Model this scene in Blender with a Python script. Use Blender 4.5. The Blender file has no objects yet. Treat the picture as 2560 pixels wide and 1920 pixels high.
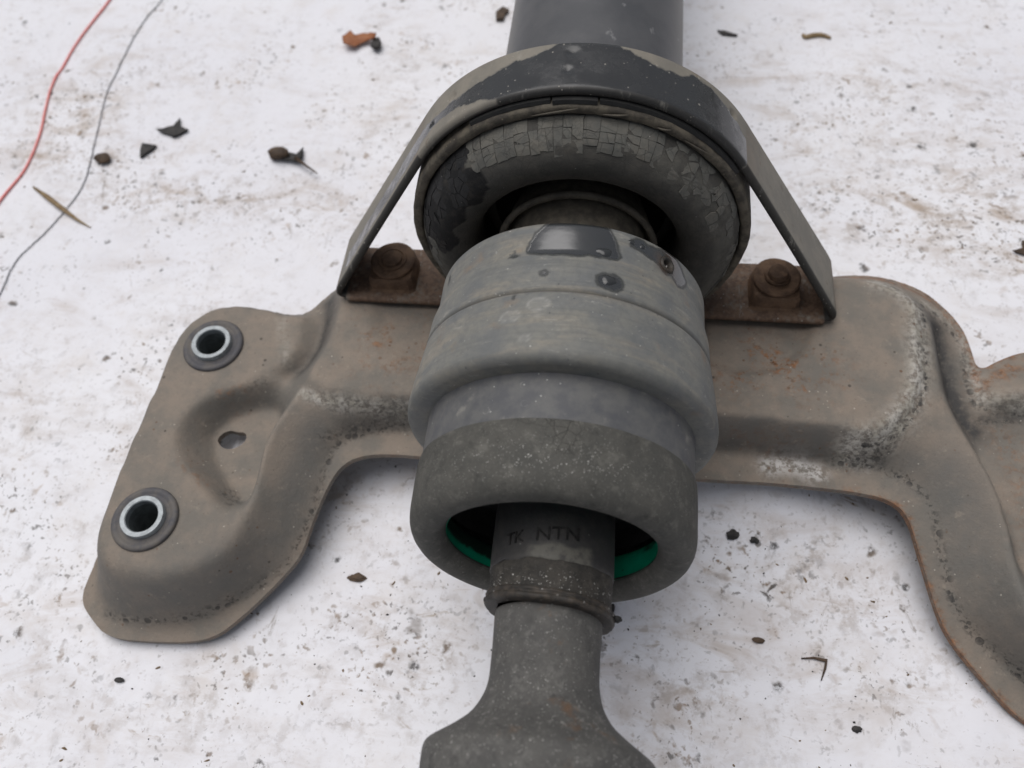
import bpy, bmesh, math, random
import numpy as np
from mathutils import Matrix, Vector, noise as mnoise
rad = math.radians
sc = bpy.context.scene
random.seed(7); rng = np.random.default_rng(7)

# ------------------------------------------------------------------ camera, sky, sun, exposure
ZG = 7.6                       # height of the shaft axis above the sheet, cm
CM = 0.01
cam = bpy.data.cameras.new('camera'); camo = bpy.data.objects.new('camera', cam)
sc.collection.objects.link(camo); sc.camera = camo
right = Vector((0.9917863, 0.10893432, -0.06703168)); up = Vector((-0.06007353, 0.85939155, 0.50777686))
back = Vector((0.11292078, -0.4995793, 0.85887684))
loc = Vector((1.21791941, -18.02477328, 21.16410753 + ZG)) * CM
M = Matrix((right, up, back)).transposed().to_4x4(); M.translation = loc
camo.matrix_world = M
cam.sensor_width = 36; cam.lens = 36 * 2071 / 2560; cam.clip_start = 0.01; cam.clip_end = 50
cam.dof.use_dof = True; cam.dof.focus_distance = 0.245; cam.dof.aperture_fstop = 13
SUN_EL, SUN_ROT = rad(71), rad(-45)
w = bpy.data.worlds.new('World'); sc.world = w; w.use_nodes = True
wn = w.node_tree; bg = wn.nodes['Background']
sky = wn.nodes.new('ShaderNodeTexSky'); sky.sky_type = 'NISHITA'; sky.sun_disc = False
sky.sun_elevation = SUN_EL; sky.sun_rotation = SUN_ROT; sky.air_density = 1.0; sky.dust_density = 4.0; sky.ozone_density = 1.0
hs = wn.nodes.new('ShaderNodeHueSaturation'); hs.inputs['Saturation'].default_value = .4      # overcast: greyer than a clear sky
wn.links.new(sky.outputs[0], hs.inputs['Color']); wn.links.new(hs.outputs[0], bg.inputs[0]); bg.inputs[1].default_value = 0.06
sun = bpy.data.lights.new('sun', 'SUN'); sun.energy = 1.5; sun.angle = rad(60); sun.color = (1.0, 0.975, 0.965)
suno = bpy.data.objects.new('sun', sun); sc.collection.objects.link(suno)
# the sky's sun stands at azimuth SUN_ROT (from +Y, clockwise seen from above)
sd = Vector((math.sin(SUN_ROT) * math.cos(SUN_EL), math.cos(SUN_ROT) * math.cos(SUN_EL), math.sin(SUN_EL)))
suno.rotation_euler = sd.to_track_quat('Z', 'Y').to_euler(); suno.location = sd * 2
sc.view_settings.view_transform = 'Standard'; sc.view_settings.look = 'None'
sc.view_settings.exposure = 0.32; sc.view_settings.gamma = 1.0

# ------------------------------------------------------------------ node helper
class NT:
    def __init__(s, name):
        s.m = bpy.data.materials.new(name); s.m.use_nodes = True; s.t = s.m.node_tree
        s.b = s.t.nodes['Principled BSDF']; s._co = None
    def n(s, typ, **k):
        x = s.t.nodes.new(typ)
        for a, v in k.items(): setattr(x, a, v)
        return x
    def put(s, sock, v):
        if isinstance(v, bpy.types.NodeSocket): s.t.links.new(v, sock)
        elif v is not None:
            if sock.type == 'RGBA' and len(v) == 3: v = (*v, 1)
            sock.default_value = v
    def co(s, scale=(1, 1, 1), off=(0, 0, 0)):          # object coordinates in cm
        if s._co is None: s._co = s.n('ShaderNodeTexCoord').outputs['Object']
        m = s.n('ShaderNodeMapping'); s.put(m.inputs['Vector'], s._co)
        m.inputs['Scale'].default_value = tuple(100 * q for q in scale); m.inputs['Location'].default_value = off
        return m.outputs[0]
    def noise(s, sc_, det=4, rough=.55, vec=None, dist=0, off=(0, 0, 0)):
        x = s.n('ShaderNodeTexNoise'); s.put(x.inputs['Vector'], vec or s.co(off=off))
        x.inputs['Scale'].default_value = sc_; x.inputs['Detail'].default_value = det
        x.inputs['Roughness'].default_value = rough; x.inputs['Distortion'].default_value = dist
        return x.outputs[0]
    def vor(s, sc_, feat='F1', vec=None, out=0, off=(0, 0, 0), rnd=1):
        x = s.n('ShaderNodeTexVoronoi', feature=feat); s.put(x.inputs['Vector'], vec or s.co(off=off))
        x.inputs['Scale'].default_value = sc_
        if 'Randomness' in x.inputs: x.inputs['Randomness'].default_value = rnd
        return x.outputs[out]
    def math(s, op, a, b=None, c=None, clamp=False):
        x = s.n('ShaderNodeMath', operation=op, use_clamp=clamp)
        for i, v in enumerate((a, b, c)):
            if v is not None: s.put(x.inputs[i], v)
        return x.outputs[0]
    def rng(s, v, a, b, c=0., d=1., smooth=True):
        x = s.n('ShaderNodeMapRange', interpolation_type='SMOOTHSTEP' if smooth else 'LINEAR')
        for i, q in enumerate((v, a, b, c, d)): s.put(x.inputs[i], q)
        return x.outputs[0]
    def mul(s, *v):
        r = v[0]
        for q in v[1:]: r = s.math('MULTIPLY', r, q)
        return r
    def mix(s, f, a, b, mode='MIX'):
        x = s.n('ShaderNodeMix', data_type='RGBA', blend_type=mode)
        s.put(x.inputs[0], f); s.put(x.inputs[6], a); s.put(x.inputs[7], b)
        return x.outputs[2]
    def attr(s, name, out=2):
        return s.n('ShaderNodeAttribute', attribute_name=name).outputs[out]
    def sepc(s, c):
        x = s.n('ShaderNodeSeparateColor'); s.put(x.inputs[0], c); return x.outputs
    def bump(s, h, strength=.3, dist=.01, prev=None):     # dist in cm
        x = s.n('ShaderNodeBump'); x.inputs['Strength'].default_value = strength
        x.inputs['Distance'].default_value = dist * CM; s.put(x.inputs['Height'], h)
        if prev is not None: s.put(x.inputs['Normal'], prev)
        return x.outputs[0]
    def out(s, col=None, rough=None, normal=None, metal=None, spec=None, coat=None):
        for k, v in (('Base Color', col), ('Roughness', rough), ('Normal', normal), ('Metallic', metal), ('Specular IOR Level', spec), ('Coat Weight', coat)):
            if v is not None: s.put(s.b.inputs[k], v)
        return s.m

def dots(N, scale, lo, hi, keep, off=(0, 0, 0), vec=None):
    """small round specks: voronoi cells, a share of them filled, each with its own size"""
    v = N.n('ShaderNodeTexVoronoi', feature='F1'); N.put(v.inputs['Vector'], vec or N.co(off=off)); v.inputs['Scale'].default_value = scale
    c = N.sepc(v.outputs['Color'])
    r = N.rng(c[0], 1 - keep, 1, lo, hi, smooth=False)
    on = N.math('GREATER_THAN', c[0], 1 - keep)
    return N.mul(N.rng(N.math('SUBTRACT', r, v.outputs['Distance']), -.02, .06), on)

MAT = {}
def mat_sheet():
    N = NT('white_sheet')
    gr = N.attr('grime')
    big = N.noise(.045, 5, .6); mid = N.noise(.22, 5, .62, off=(7, 3, 0)); fine = N.noise(1.5, 6, .7, off=(1, 9, 4))
    col = N.mix(N.rng(big, .3, .7), (.81, .81, .835), (.745, .745, .785))
    warp = N.n('ShaderNodeVectorMath', operation='ADD'); N.put(warp.inputs[0], N.co())
    nz = N.n('ShaderNodeTexNoise'); N.put(nz.inputs['Vector'], N.co()); nz.inputs['Scale'].default_value = 2.6; nz.inputs['Detail'].default_value = 4
    vs = N.n('ShaderNodeVectorMath', operation='SCALE'); N.put(vs.inputs[0], nz.outputs['Color']); vs.inputs['Scale'].default_value = .55
    N.put(warp.inputs[1], vs.outputs[0]); W = warp.outputs[0]
    # faint overall soiling
    col = N.mix(N.math('MULTIPLY', N.rng(N.noise(.5, 7, .7, off=(3, 30, 1)), .48, .75), .3), col, (.6, .53, .46))
    # rubbed-in tan smears, in streaks that run roughly across
    st = N.noise(.55, 6, .68, vec=N.co((.5, 1.25, 1), (3, 1, 0)), dist=.8)
    zone = N.math('ADD', N.mul(N.rng(mid, .44, .66), .45), N.math('MULTIPLY', gr, .9), clamp=True)
    sm = N.mul(N.rng(st, .44, .7), zone)
    col = N.mix(N.math('MULTIPLY', sm, .8), col, (.36, .265, .18))
    # finer grubby mottling, mostly inside the soiled places
    g = N.mul(N.rng(fine, .48, .66), N.math('ADD', N.math('MULTIPLY', N.rng(N.noise(.35, 4, .6, off=(9, 2, 5)), .45, .68), .5), gr, clamp=True))
    col = N.mix(N.math('MULTIPLY', g, .55), col, N.mix(N.noise(.6, 2, off=(8, 8, 3)), (.36, .27, .18), (.24, .2, .17)))
    # scuffs: short broken strokes in two directions
    for sc_, of, cc in (((1.5, .5, 1), (5, 50, 0), (.2, .16, .12)), ((.5, 1.4, 1), (15, 20, 0), (.3, .22, .14))):
        q = N.mul(N.rng(N.noise(1.3, 5, .7, vec=N.co(sc_, of), dist=.8), .6, .74), N.rng(N.noise(.35, 3, .5, off=(of[1], 8, 0)), .46, .62))
        col = N.mix(N.math('MULTIPLY', q, .8), col, cc)
    # soft ragged blots and specks of several sizes, bunched
    bunch = N.math('ADD', N.math('MULTIPLY', N.rng(N.noise(.26, 4, .62, off=(2, 14, 0)), .48, .64), .65), N.math('MULTIPLY', gr, .75), clamp=True)
    hue = N.rng(N.noise(.7, 2, off=(3, 3, 3)), .42, .58)
    for scl, lo, hi, k, of, a, b in ((1.3, .61, .76, .85, (6, 2, 0), (.13, .095, .065), (.33, .22, .125)), (2.6, .61, .72, .92, (1, 22, 0), (.06, .05, .042), (.22, .14, .075)), (5.2, .61, .7, .85, (11, 2, 0), (.09, .075, .06), (.2, .135, .08))):
        q = N.mul(N.rng(N.noise(scl, 3, .5, off=of, dist=.3), lo, hi), N.math('ADD', N.math('MULTIPLY', bunch, .95), .08))
        col = N.mix(N.math('MULTIPLY', q, k), col, N.mix(hue, a, b))
    def soft(scale, rad_, keep, off):
        v = N.n('ShaderNodeTexVoronoi', feature='F1'); N.put(v.inputs['Vector'], W); v.inputs['Scale'].default_value = scale
        c = N.sepc(v.outputs['Color']); r = N.mul(N.rng(c[0], 1 - keep, 1, .3, 1, smooth=False), rad_)
        return N.mul(N.rng(N.math('DIVIDE', v.outputs['Distance'], r), 1.1, .35), N.math('GREATER_THAN', c[0], 1 - keep))
    d1 = N.mul(soft(2.1, .34, .34, 0), N.math('ADD', N.math('MULTIPLY', bunch, .9), .16))
    col = N.mix(N.math('MULTIPLY', d1, .95), col, N.mix(hue, (.055, .048, .042), (.2, .13, .07)))
    d2 = N.mul(soft(4.6, .4, .32, 0), N.math('ADD', N.math('MULTIPLY', bunch, .95), .1))
    col = N.mix(N.math('MULTIPLY', d2, .9), col, (.085, .07, .056))
    d3 = N.mul(soft(.9, .24, .36, 0), N.rng(N.noise(4, 5, .72), .36, .52))
    col = N.mix(N.math('MULTIPLY', d3, .9), col, N.mix(hue, (.04, .038, .036), (.15, .1, .06)))
    h = N.math('ADD', N.noise(.9, 5, .6), N.math('MULTIPLY', N.noise(14, 3, .6), .06))
    return N.out(col, N.rng(fine, .3, .7, .42, .6), N.bump(h, .4, .07), spec=.4)

def mat_body():
    N = NT('weathered_housing')
    band = N.noise(1.1, 5, .6, vec=N.co((.35, 1.7, .35)), dist=.3); blot = N.noise(.9, 5, .65, off=(3, 3, 1)); f = N.noise(5, 6, .7)
    col = N.mix(N.rng(blot, .35, .65), (.19, .188, .168), (.142, .147, .145))
    col = N.mix(N.mul(N.rng(band, .48, .7), .7), col, (.27, .24, .188))
    col = N.mix(N.mul(N.rng(N.noise(.8, 4, .6, off=(8, 1, 2)), .6, .75), .5), col, (.22, .15, .095))
    col = N.mix(N.rng(f, .4, .7, 0, .45), col, (.105, .11, .108)); col = N.mix(N.mul(N.rng(N.noise(1.8, 6, .72, vec=N.co((.6, 1.6, .6), (4, 9, 1))), .56, .7), .5), col, (.32, .305, .265))
    ml = N.noise(1, 3, .6, vec=N.co((.15, 9, .15), (2, 2, 2))); col = N.mix(N.rng(ml, .52, .66, 0, .28), col, (.1, .104, .1))
    sx = N.noise(1, 2, .5, vec=N.co((1.2, 7, 9), (12, 2, 5)), dist=1.5); col = N.mix(N.mul(N.rng(sx, .7, .74), .5), col, (.34, .335, .31))
    col = N.mix(N.mul(N.attr('groove'), .85), col, (.04, .036, .03)); col = N.mix(N.mul(N.attr('edge'), .5), col, (.075, .078, .075))
    col = N.mix(N.mul(dots(N, 7, .05, .25, .06), .7), col, (.06, .06, .06))
    col = N.mix(N.mul(dots(N, 9, .05, .25, .05, off=(4, 4, 4)), .6), col, (.5, .49, .45))
    pale = N.mul(N.attr('pale'), N.rng(f, .4, .55, .4, 1)); col = N.mix(N.math('MULTIPLY', pale, .45), col, (.4, .39, .36))
    wv = N.math('ADD', N.attr('wet'), N.math('MULTIPLY', N.math('SUBTRACT', N.noise(4, 5, .68), .5), .2))
    wet = N.rng(wv, -.035, .035); deep = N.rng(wv, .05, .11)
    col = N.mix(wet, col, (.05, .052, .05)); col = N.mix(deep, col, (.03, .032, .033))
    rust = N.mul(N.attr('rust'), N.rng(N.noise(3, 4, .6), .3, .6)); col = N.mix(rust, col, (.07, .042, .026))
    ro = N.math('SUBTRACT', .62, N.math('ADD', N.math('MULTIPLY', wet, .2), N.math('MULTIPLY', deep, .3)))
    h = N.math('ADD', N.mul(N.noise(6, 6, .7), N.math('SUBTRACT', 1.0, deep)), N.math('MULTIPLY', N.noise(1.2, 3, .5), .5))
    return N.out(col, ro, N.bump(h, .45, .024), spec=N.math('ADD', .4, N.math('MULTIPLY', deep, .6)))

def mat_sleeve():
    N = NT('blue_grey_sleeve')
    f = N.noise(2.2, 6, .65); col = N.mix(N.rng(f, .35, .65), (.085, .087, .093), (.12, .12, .117))
    rg = N.math('ABSOLUTE', N.math('SUBTRACT', N.vor(2.2, off=(5, 5, 2)), .2)); col = N.mix(N.mul(N.rng(rg, .035, .0), N.rng(N.noise(1.1, 2, .5, off=(5, 0, 0)), .52, .62), N.rng(N.noise(6, 3, .6), .4, .6), .5), col, (.34, .34, .32))
    col = N.mix(N.mul(N.rng(N.noise(1.1, 5, .65, off=(2, 8, 1)), .58, .72), .5), col, (.3, .285, .25))
    col = N.mix(N.mul(dots(N, 9, .05, .25, .07), .6), col, (.5, .5, .47))
    return N.out(col, .6, N.bump(N.noise(7, 5, .7), .4, .02), spec=.4)

def mat_grainy(name, a, b, grains, rust=0., gs=22):
    N = NT(name)
    f = N.noise(1.3, 6, .65); col = N.mix(N.rng(f, .35, .68), a, b); col = N.mix(N.mul(N.rng(N.noise(2.6, 6, .75, off=(3, 13, 2)), .5, .68), .65), col, tuple(q * 1.75 for q in b)); col = N.mix(N.mul(N.rng(N.noise(1.9, 6, .75, off=(7, 3, 22)), .54, .68), .6), col, tuple(q * .5 for q in a))
    fine = N.noise(16, 4, .7); col = N.mix(N.rng(fine, .5, .75, 0, .4), col, tuple(q * 1.7 for q in b))
    gm = N.math('ADD', N.math('MULTIPLY', N.attr('grain'), 1.0), N.math('MULTIPLY', N.rng(N.noise(1.5, 4, .6, off=(4, 2, 7)), .5, .75), .35))
    d = N.math('MAXIMUM', dots(N, gs, .1, .4, .4), N.math('MULTIPLY', dots(N, gs * .55, .05, .3, .3, off=(3, 1, 1)), .9))
    clump = N.rng(N.noise(5, 4, .6, off=(2, 7, 1)), .38, .62)
    col = N.mix(N.mul(d, gm, clump, grains), col, (.6, .59, .55))
    if rust:
        r = N.mul(N.rng(N.noise(.9, 5, .65, off=(11, 3, 2)), .6, .72), rust); col = N.mix(r, col, (.16, .085, .04))
    ck = N.mul(N.rng(N.vor(4.2, 'DISTANCE_TO_EDGE', off=(2, 2, 2)), .035, 0.), N.rng(N.noise(.6, 3, .6, off=(6, 6, 1)), .55, .68))
    col = N.mix(N.math('MULTIPLY', ck, .5), col, (.02, .02, .018)); col = N.mix(N.mul(N.rng(N.noise(.7, 6, .7, off=(1, 16, 1)), .55, .72), .45), col, tuple(q * .55 for q in a))
    h = N.math('SUBTRACT', N.math('ADD', N.noise(9, 5, .7), N.math('MULTIPLY', N.mul(d, gm), 1.2)), ck)
    return N.out(col, .72, N.bump(h, .65, .03), spec=.3)

def mat_tube():
    N = NT('dark_tube_paint')
    f = N.noise(.8, 5, .6, off=(1, 1, 1)); col = N.mix(N.rng(f, .35, .65), (.064, .066, .071), (.083, .084, .088))
    ed = N.attr('dust'); col = N.mix(N.mul(ed, .55), col, (.2, .185, .155))
    col = N.mix(N.mul(N.rng(N.noise(1.5, 4, .6, vec=N.co((1, .6, 1), (5, 2, 2))), .66, .72), .4), col, (.3, .3, .3))
    return N.out(col, .48, N.bump(N.noise(10, 5, .7), .3, .012), spec=.45)

def mat_strap():
    N = NT('dusty_strap')
    f = N.noise(1.1, 5, .6); f2 = N.noise(6, 5, .7, off=(3, 0, 0))
    col = N.mix(N.rng(f, .35, .68), (.175, .163, .138), (.22, .2, .165))
    col = N.mix(N.rng(f2, .5, .8, 0, .5), col, (.12, .105, .085))
    col = N.mix(N.mul(N.rng(N.noise(2.2, 4, .65, off=(7, 2, 2)), .62, .72), .55), col, (.12, .085, .055))
    col = N.mix(N.mul(N.attr('rust'), N.rng(N.noise(1.6, 5, .7, off=(1, 5, 1)), .25, .5)), col, N.mix(N.rng(f2, .4, .6), (.09, .053, .034), (.15, .092, .058)))
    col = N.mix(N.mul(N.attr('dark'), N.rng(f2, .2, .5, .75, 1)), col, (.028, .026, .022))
    wv = N.math('ADD', N.attr('wet'), N.math('MULTIPLY', N.math('SUBTRACT', N.noise(2.5, 4, .6, off=(2, 2, 8)), .5), .22))
    wet = N.rng(wv, -.02, .03)
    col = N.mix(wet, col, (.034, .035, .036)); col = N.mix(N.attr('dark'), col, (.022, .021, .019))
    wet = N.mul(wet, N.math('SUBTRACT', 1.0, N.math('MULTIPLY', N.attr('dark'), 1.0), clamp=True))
    gr = N.math('MAXIMUM', dots(N, 6, .05, .24, .1), N.math('MULTIPLY', dots(N, 11, .1, .35, .2), N.rng(N.noise(.9, 4, .65, off=(4, 4, 9)), .5, .6))); col = N.mix(N.mul(gr, .75), col, (.33, .31, .27))
    col = N.mix(N.mul(N.rng(N.noise(1.4, 6, .75, vec=N.co((1.6, .5, .5), (3, 3, 3))), .58, .7), N.math('SUBTRACT', 1.0, wet), .5), col, (.3, .285, .25))
    ro = N.math('SUBTRACT', .68, N.math('MULTIPLY', wet, N.rng(N.noise(1.3, 4, .6, off=(12, 2, 2)), .35, .65, .35, .56)))
    h = N.math('ADD', N.math('MULTIPLY', N.mul(N.noise(9, 5, .7), N.rng(N.noise(.8, 3, .6), .5, .65, .25, 1)), .8), N.math('MULTIPLY', gr, 1.))
    return N.out(col, ro, N.bump(h, .45, .03), spec=.45)

def mat_rubber(name, col0, col1, ro, crack=.5, dusty=0., band=False, cs=2.6):
    N = NT(name)
    f = N.noise(1.6, 6, .68); col = N.mix(N.rng(f, .35, .68), col0, col1)
    e = N.vor(cs, 'DISTANCE_TO_EDGE', off=(2, 2, 2)); e2 = N.vor(6.5, 'DISTANCE_TO_EDGE', off=(5, 1, 2))
    ck = N.math('MAXIMUM', N.rng(e, .035, 0.), N.math('MULTIPLY', N.rng(e2, .05, 0.), N.rng(N.noise(1.1, 2, .5, off=(6, 6, 1)), .5, .6)))
    col = N.mix(N.math('MULTIPLY', ck, crack), col, (.012, .012, .011))
    col = N.mix(N.mul(dots(N, 9, .05, .22, .04), .6), col, (.35, .34, .31))
    if band: col = N.mix(N.mul(N.attr('band'), N.rng(N.noise(2.2, 5, .7, off=(4, 4, 1)), .3, .6)), col, (.1, .096, .082)); col = N.mix(N.attr('wet'), col, (.008, .008, .0085))
    if dusty: col = N.mix(N.mul(N.rng(N.noise(3, 5, .7, off=(1, 1, 4)), .45, .75), dusty), col, (.19, .165, .13))
    h = N.math('SUBTRACT', N.noise(8, 5, .7), N.math('MULTIPLY', ck, 1.2 * crack))
    return N.out(col, ro, N.bump(h, .5, .025), spec=.35)

def mat_panel():
    N = NT('rusty_pressed_panel')
    f = N.noise(.55, 6, .65); f2 = N.noise(4.5, 6, .72, off=(2, 0, 3)); f3 = N.noise(1.6, 5, .68, off=(9, 5, 1))
    col = N.mix(N.rng(f, .36, .66), (.25, .208, .168), (.175, .16, .138))
    col = N.mix(N.mul(N.attr('wall_shade'), N.rng(N.noise(1.4, 5, .7, off=(2, 1, 6)), .2, .6, .5, 1), .62, ), col, (.128, .126, .118))  # greyer on steep walls: shade mixed into the base colour
    col = N.mix(N.rng(f2, .5, .78, 0, .4), col, (.13, .115, .095))
    # rust blotches
    rm = N.math('ADD', N.attr('rust'), N.math('MULTIPLY', N.attr('rustzone'), N.rng(N.noise(.9, 3, .6, off=(4, 8, 0)), .42, .62)))
    r = N.mul(rm, N.math('MAXIMUM', N.rng(N.noise(3.4, 7, .74, off=(6, 1, 2)), .46, .62), N.mul(N.rng(N.attr('rust'), .7, 1.1, 0, .75), N.rng(N.noise(2, 5, .7, off=(9, 9, 2)), .3, .5))))
    col = N.mix(N.math('MULTIPLY', r, .8, clamp=True), col, N.mix(N.rng(f2, .4, .62), (.115, .055, .027), (.29, .125, .048)))
    # white salt along the bends
    s = N.mul(N.attr('salt'), N.rng(N.noise(5, 5, .72, off=(1, 4, 4)), .36, .58))
    col = N.mix(N.math('MULTIPLY', s, .8, clamp=True), col, N.mix(N.rng(f3, .35, .65), (.5, .475, .43), (.37, .345, .29)))
    w2 = N.mul(N.attr('white'), N.rng(N.noise(4, 6, .75, off=(3, 3, 0)), .42, .56)); col = N.mix(N.math('MULTIPLY', w2, .9, clamp=True), col, (.62, .6, .58))
    col = N.mix(N.mul(N.attr('fold_dark'), N.rng(N.noise(2.5, 6, .72, off=(2, 9, 9)), .3, .65, .55, 1)), col, (.05, .048, .046))
    # black pits along the flange bend and scattered
    pd = N.math('MAXIMUM', dots(N, 3.6, .12, .5, .65), N.mul(N.rng(N.noise(7, 4, .7, off=(8, 2, 6)), .52, .6), .8))
    p = N.mul(N.attr('pit'), pd); col = N.mix(N.math('MULTIPLY', p, .92, clamp=True), col, (.025, .025, .026))
    col = N.mix(N.mul(dots(N, 2.4, .04, .17, .2, off=(3, 7, 7)), .8), col, (.06, .05, .042)); col = N.mix(N.mul(N.rng(N.noise(9, 5, .75, off=(5, 5, 1)), .58, .7), .45), col, (.1, .085, .07)); col = N.mix(N.mul(N.rng(N.noise(3, 5, .7, off=(15, 5, 1)), .58, .72), .35), col, (.36, .31, .25))
    col = N.mix(N.mul(dots(N, 7, .05, .25, .06, off=(1, 7, 2)), .6), col, (.5, .46, .4))
    col = N.mix(N.mul(dots(N, 4.2, .04, .3, .36, off=(23, 7, 7)), N.math('MAXIMUM', N.rng(N.noise(.7, 4, .65, off=(3, 33, 0)), .5, .66), N.math('MULTIPLY', N.attr('rustzone'), .9)), .75, ), col, (.125, .062, .032))
    h = N.math('ADD', N.noise(7, 6, .7, off=(1, 1, 0)), N.math('ADD', N.math('MULTIPLY', s, .9), N.math('MULTIPLY', p, -.9)))
    h = N.math('ADD', h, N.math('MULTIPLY', N.noise(1.2, 4, .6), .8))
    return N.out(col, .7, N.bump(h, .65, .045), spec=.32)

def mat_simple(name, a, b, scale=3, ro=.6, metal=0., bump=.02, spec=.4, spk=None):
    N = NT(name)
    col = N.mix(N.rng(N.noise(scale, 5, .65), .36, .66), a, b)
    if spk: col = N.mix(N.mul(dots(N, 8, .08, .3, .15), .7), col, spk)
    return N.out(col, ro, N.bump(N.noise(scale * 3, 5, .7, off=(2, 1, 1)), .5, bump), metal=metal, spec=spec)

MAT['sheet'] = mat_sheet(); MAT['body'] = mat_body(); MAT['sleeve'] = mat_sleeve(); MAT['tube'] = mat_tube()
MAT['can'] = mat_grainy('matte_shroud', (.067, .066, .059), (.086, .083, .073), 1.0, gs=26)
MAT['shaft'] = mat_grainy('grainy_shaft', (.08, .078, .074), (.1, .097, .09), .9, rust=.6, gs=20)
MAT['boot'] = mat_rubber('dark_boot', (.03, .0295, .03), (.04, .0385, .037), .55, .0, .1, True)
MAT['bootlow'] = mat_grainy('dusty_boot_cuff', (.024, .023, .021), (.05, .045, .038), 1.2, gs=22)
MAT['clamp'] = mat_simple('brown_clamp', (.022, .02, .017), (.06, .048, .037), 4, .6, spk=(.35, .34, .32))
MAT['strap'] = mat_strap(); MAT['panel'] = mat_panel()
MAT['rubber'] = mat_rubber('old_rubber', (.05, .048, .043), (.068, .064, .056), .78, .22, .15, True)
MAT['flake'] = mat_rubber('dusty_rubber_skin', (.1, .1, .09), (.135, .128, .11), .78, .3, .3, cs=1.3)
MAT['flake_grey'] = mat_rubber('grey_rubber_skin', (.088, .088, .08), (.115, .11, .096), .78, .3, .2, cs=1.7)
MAT['wetflake'] = mat_rubber('wet_rubber_skin', (.009, .009, .0095), (.014, .014, .0145), .55, .4, cs=1.3)
MAT['shell'] = mat_simple('grimy_shell', (.05, .043, .034), (.125, .108, .08), 2.2, .7, bump=.04, spk=(.2, .17, .12))
MAT['flinger'] = mat_simple('tan_flinger', (.07, .062, .05), (.12, .105, .08), 3, .65)
MAT['black'] = mat_simple('black_grime_and_gap', (.012, .012, .012), (.02, .02, .019), 3, .7)  # grime colour, also used to blacken the gap under the strap
Ng = NT('green_liner'); _c = Ng.mix(Ng.rng(Ng.noise(1.2, 4, .6), .36, .66), (.0, .25, .135), (.002, .31, .175))
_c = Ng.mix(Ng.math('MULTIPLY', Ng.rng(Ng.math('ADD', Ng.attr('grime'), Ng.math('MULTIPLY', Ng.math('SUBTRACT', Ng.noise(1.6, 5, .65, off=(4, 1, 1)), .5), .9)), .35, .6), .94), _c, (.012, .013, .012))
_c = Ng.mix(Ng.mul(dots(Ng, 7, .05, .25, .12), .7), _c, (.015, .03, .022)); MAT['green'] = Ng.out(_c, .38, Ng.bump(Ng.noise(6, 4, .6), .3, .01))
MAT['bolt'] = mat_simple('rusty_bolt', (.085, .05, .031), (.165, .1, .06), 2.2, .75, bump=.05, spk=(.17, .115, .08))
MAT['sleevesteel'] = mat_simple('galvanised_sleeve', (.34, .37, .385), (.22, .24, .25), 3, .42, .35, bump=.008)
MAT['inner_sleeve'] = mat_simple('dull_bore', (.16, .18, .18), (.1, .11, .11), 3, .55, .2)
MAT['washer'] = mat_simple('rubber_washer', (.075, .074, .082), (.13, .118, .105), 1.6, .65)
MAT['red'] = mat_simple('red_cord', (.8, .24, .22), (.82, .33, .3), 2, .45)
MAT['thread'] = mat_simple('grey_thread', (.13, .13, .135), (.26, .26, .27), 5, .8)
MAT['leaf'] = mat_simple('dry_leaf', (.25, .085, .03), (.34, .14, .06), 2, .6)
MAT['char'] = mat_simple('black_bits', (.022, .021, .021), (.05, .046, .043), 3, .7)
MAT['brown'] = mat_simple('brown_bits', (.12, .082, .045), (.2, .14, .08), 3, .75)
MAT['darkbrown'] = mat_simple('dark_brown_bits', (.045, .03, .02), (.1, .065, .04), 3, .7)
MAT['straw'] = mat_simple('dry_straw', (.3, .22, .12), (.2, .135, .07), 3, .7)
MAT['speck'] = mat_simple('pale_specks', (.4, .38, .33), (.25, .23, .2), 3, .8)

# ------------------------------------------------------------------ object helpers (coordinates in cm about the shaft axis)
def thing(name, label, cat, base, group=None):
    o = bpy.data.objects.new(name, None); sc.collection.objects.link(o)
    o.location = Vector((base[0], base[1], base[2] + ZG)) * CM; o.empty_display_size = .01
    o['label'] = label; o['category'] = cat
    if group: o['group'] = group
    return o
def mesh(name, V, F, mat, parent=None, smooth=True, attrs=None, base=None, sharp=None, label=None):
    V = np.asarray(V, float) + np.array([0, 0, ZG]); V = V * CM
    root = parent
    while root is not None and root.parent is not None: root = root.parent
    o_at = np.array(root.location) if root is not None else (np.array([base[0], base[1], base[2] + ZG]) * CM if base is not None else np.zeros(3))
    me = bpy.data.meshes.new(name); me.from_pydata((V - o_at).tolist(), [], [list(map(int, f)) for f in F])
    if smooth: me.polygons.foreach_set('use_smooth', [True] * len(me.polygons))
    for k, a in (attrs or {}).items():
        at = me.attributes.new(k, 'FLOAT', 'POINT'); at.data.foreach_set('value', np.asarray(a, np.float32))
    for m in (mat if isinstance(mat, list) else [mat]): me.materials.append(MAT[m])
    me.update()
    if sharp: me.set_sharp_from_angle(angle=rad(sharp))
    o = bpy.data.objects.new(name, me); sc.collection.objects.link(o)
    if parent is not None: o.parent = parent
    elif base is not None: o.location = Vector(o_at)
    if label: o['label'] = label
    return o
def resample(P, step):
    P = np.asarray(P, float); out = [P[0]]
    for a, b in zip(P[:-1], P[1:]):
        n = max(1, int(np.ceil(np.linalg.norm(b - a) / step)))
        for i in range(1, n + 1): out.append(a + (b - a) * i / n)
    return np.array(out)
def chaikin(P, k=2, closed=False):
    P = np.asarray(P, float)
    for _ in range(k):
        if closed:
            Q = np.roll(P, -1, 0); P = np.stack([.75 * P + .25 * Q, .25 * P + .75 * Q], 1).reshape(-1, P.shape[1])
        else:
            a, b = P[:-1], P[1:]; m = np.stack([.75 * a + .25 * b, .25 * a + .75 * b], 1).reshape(-1, P.shape[1])
            P = np.vstack([P[:1], m, P[-1:]])
    return P
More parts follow.
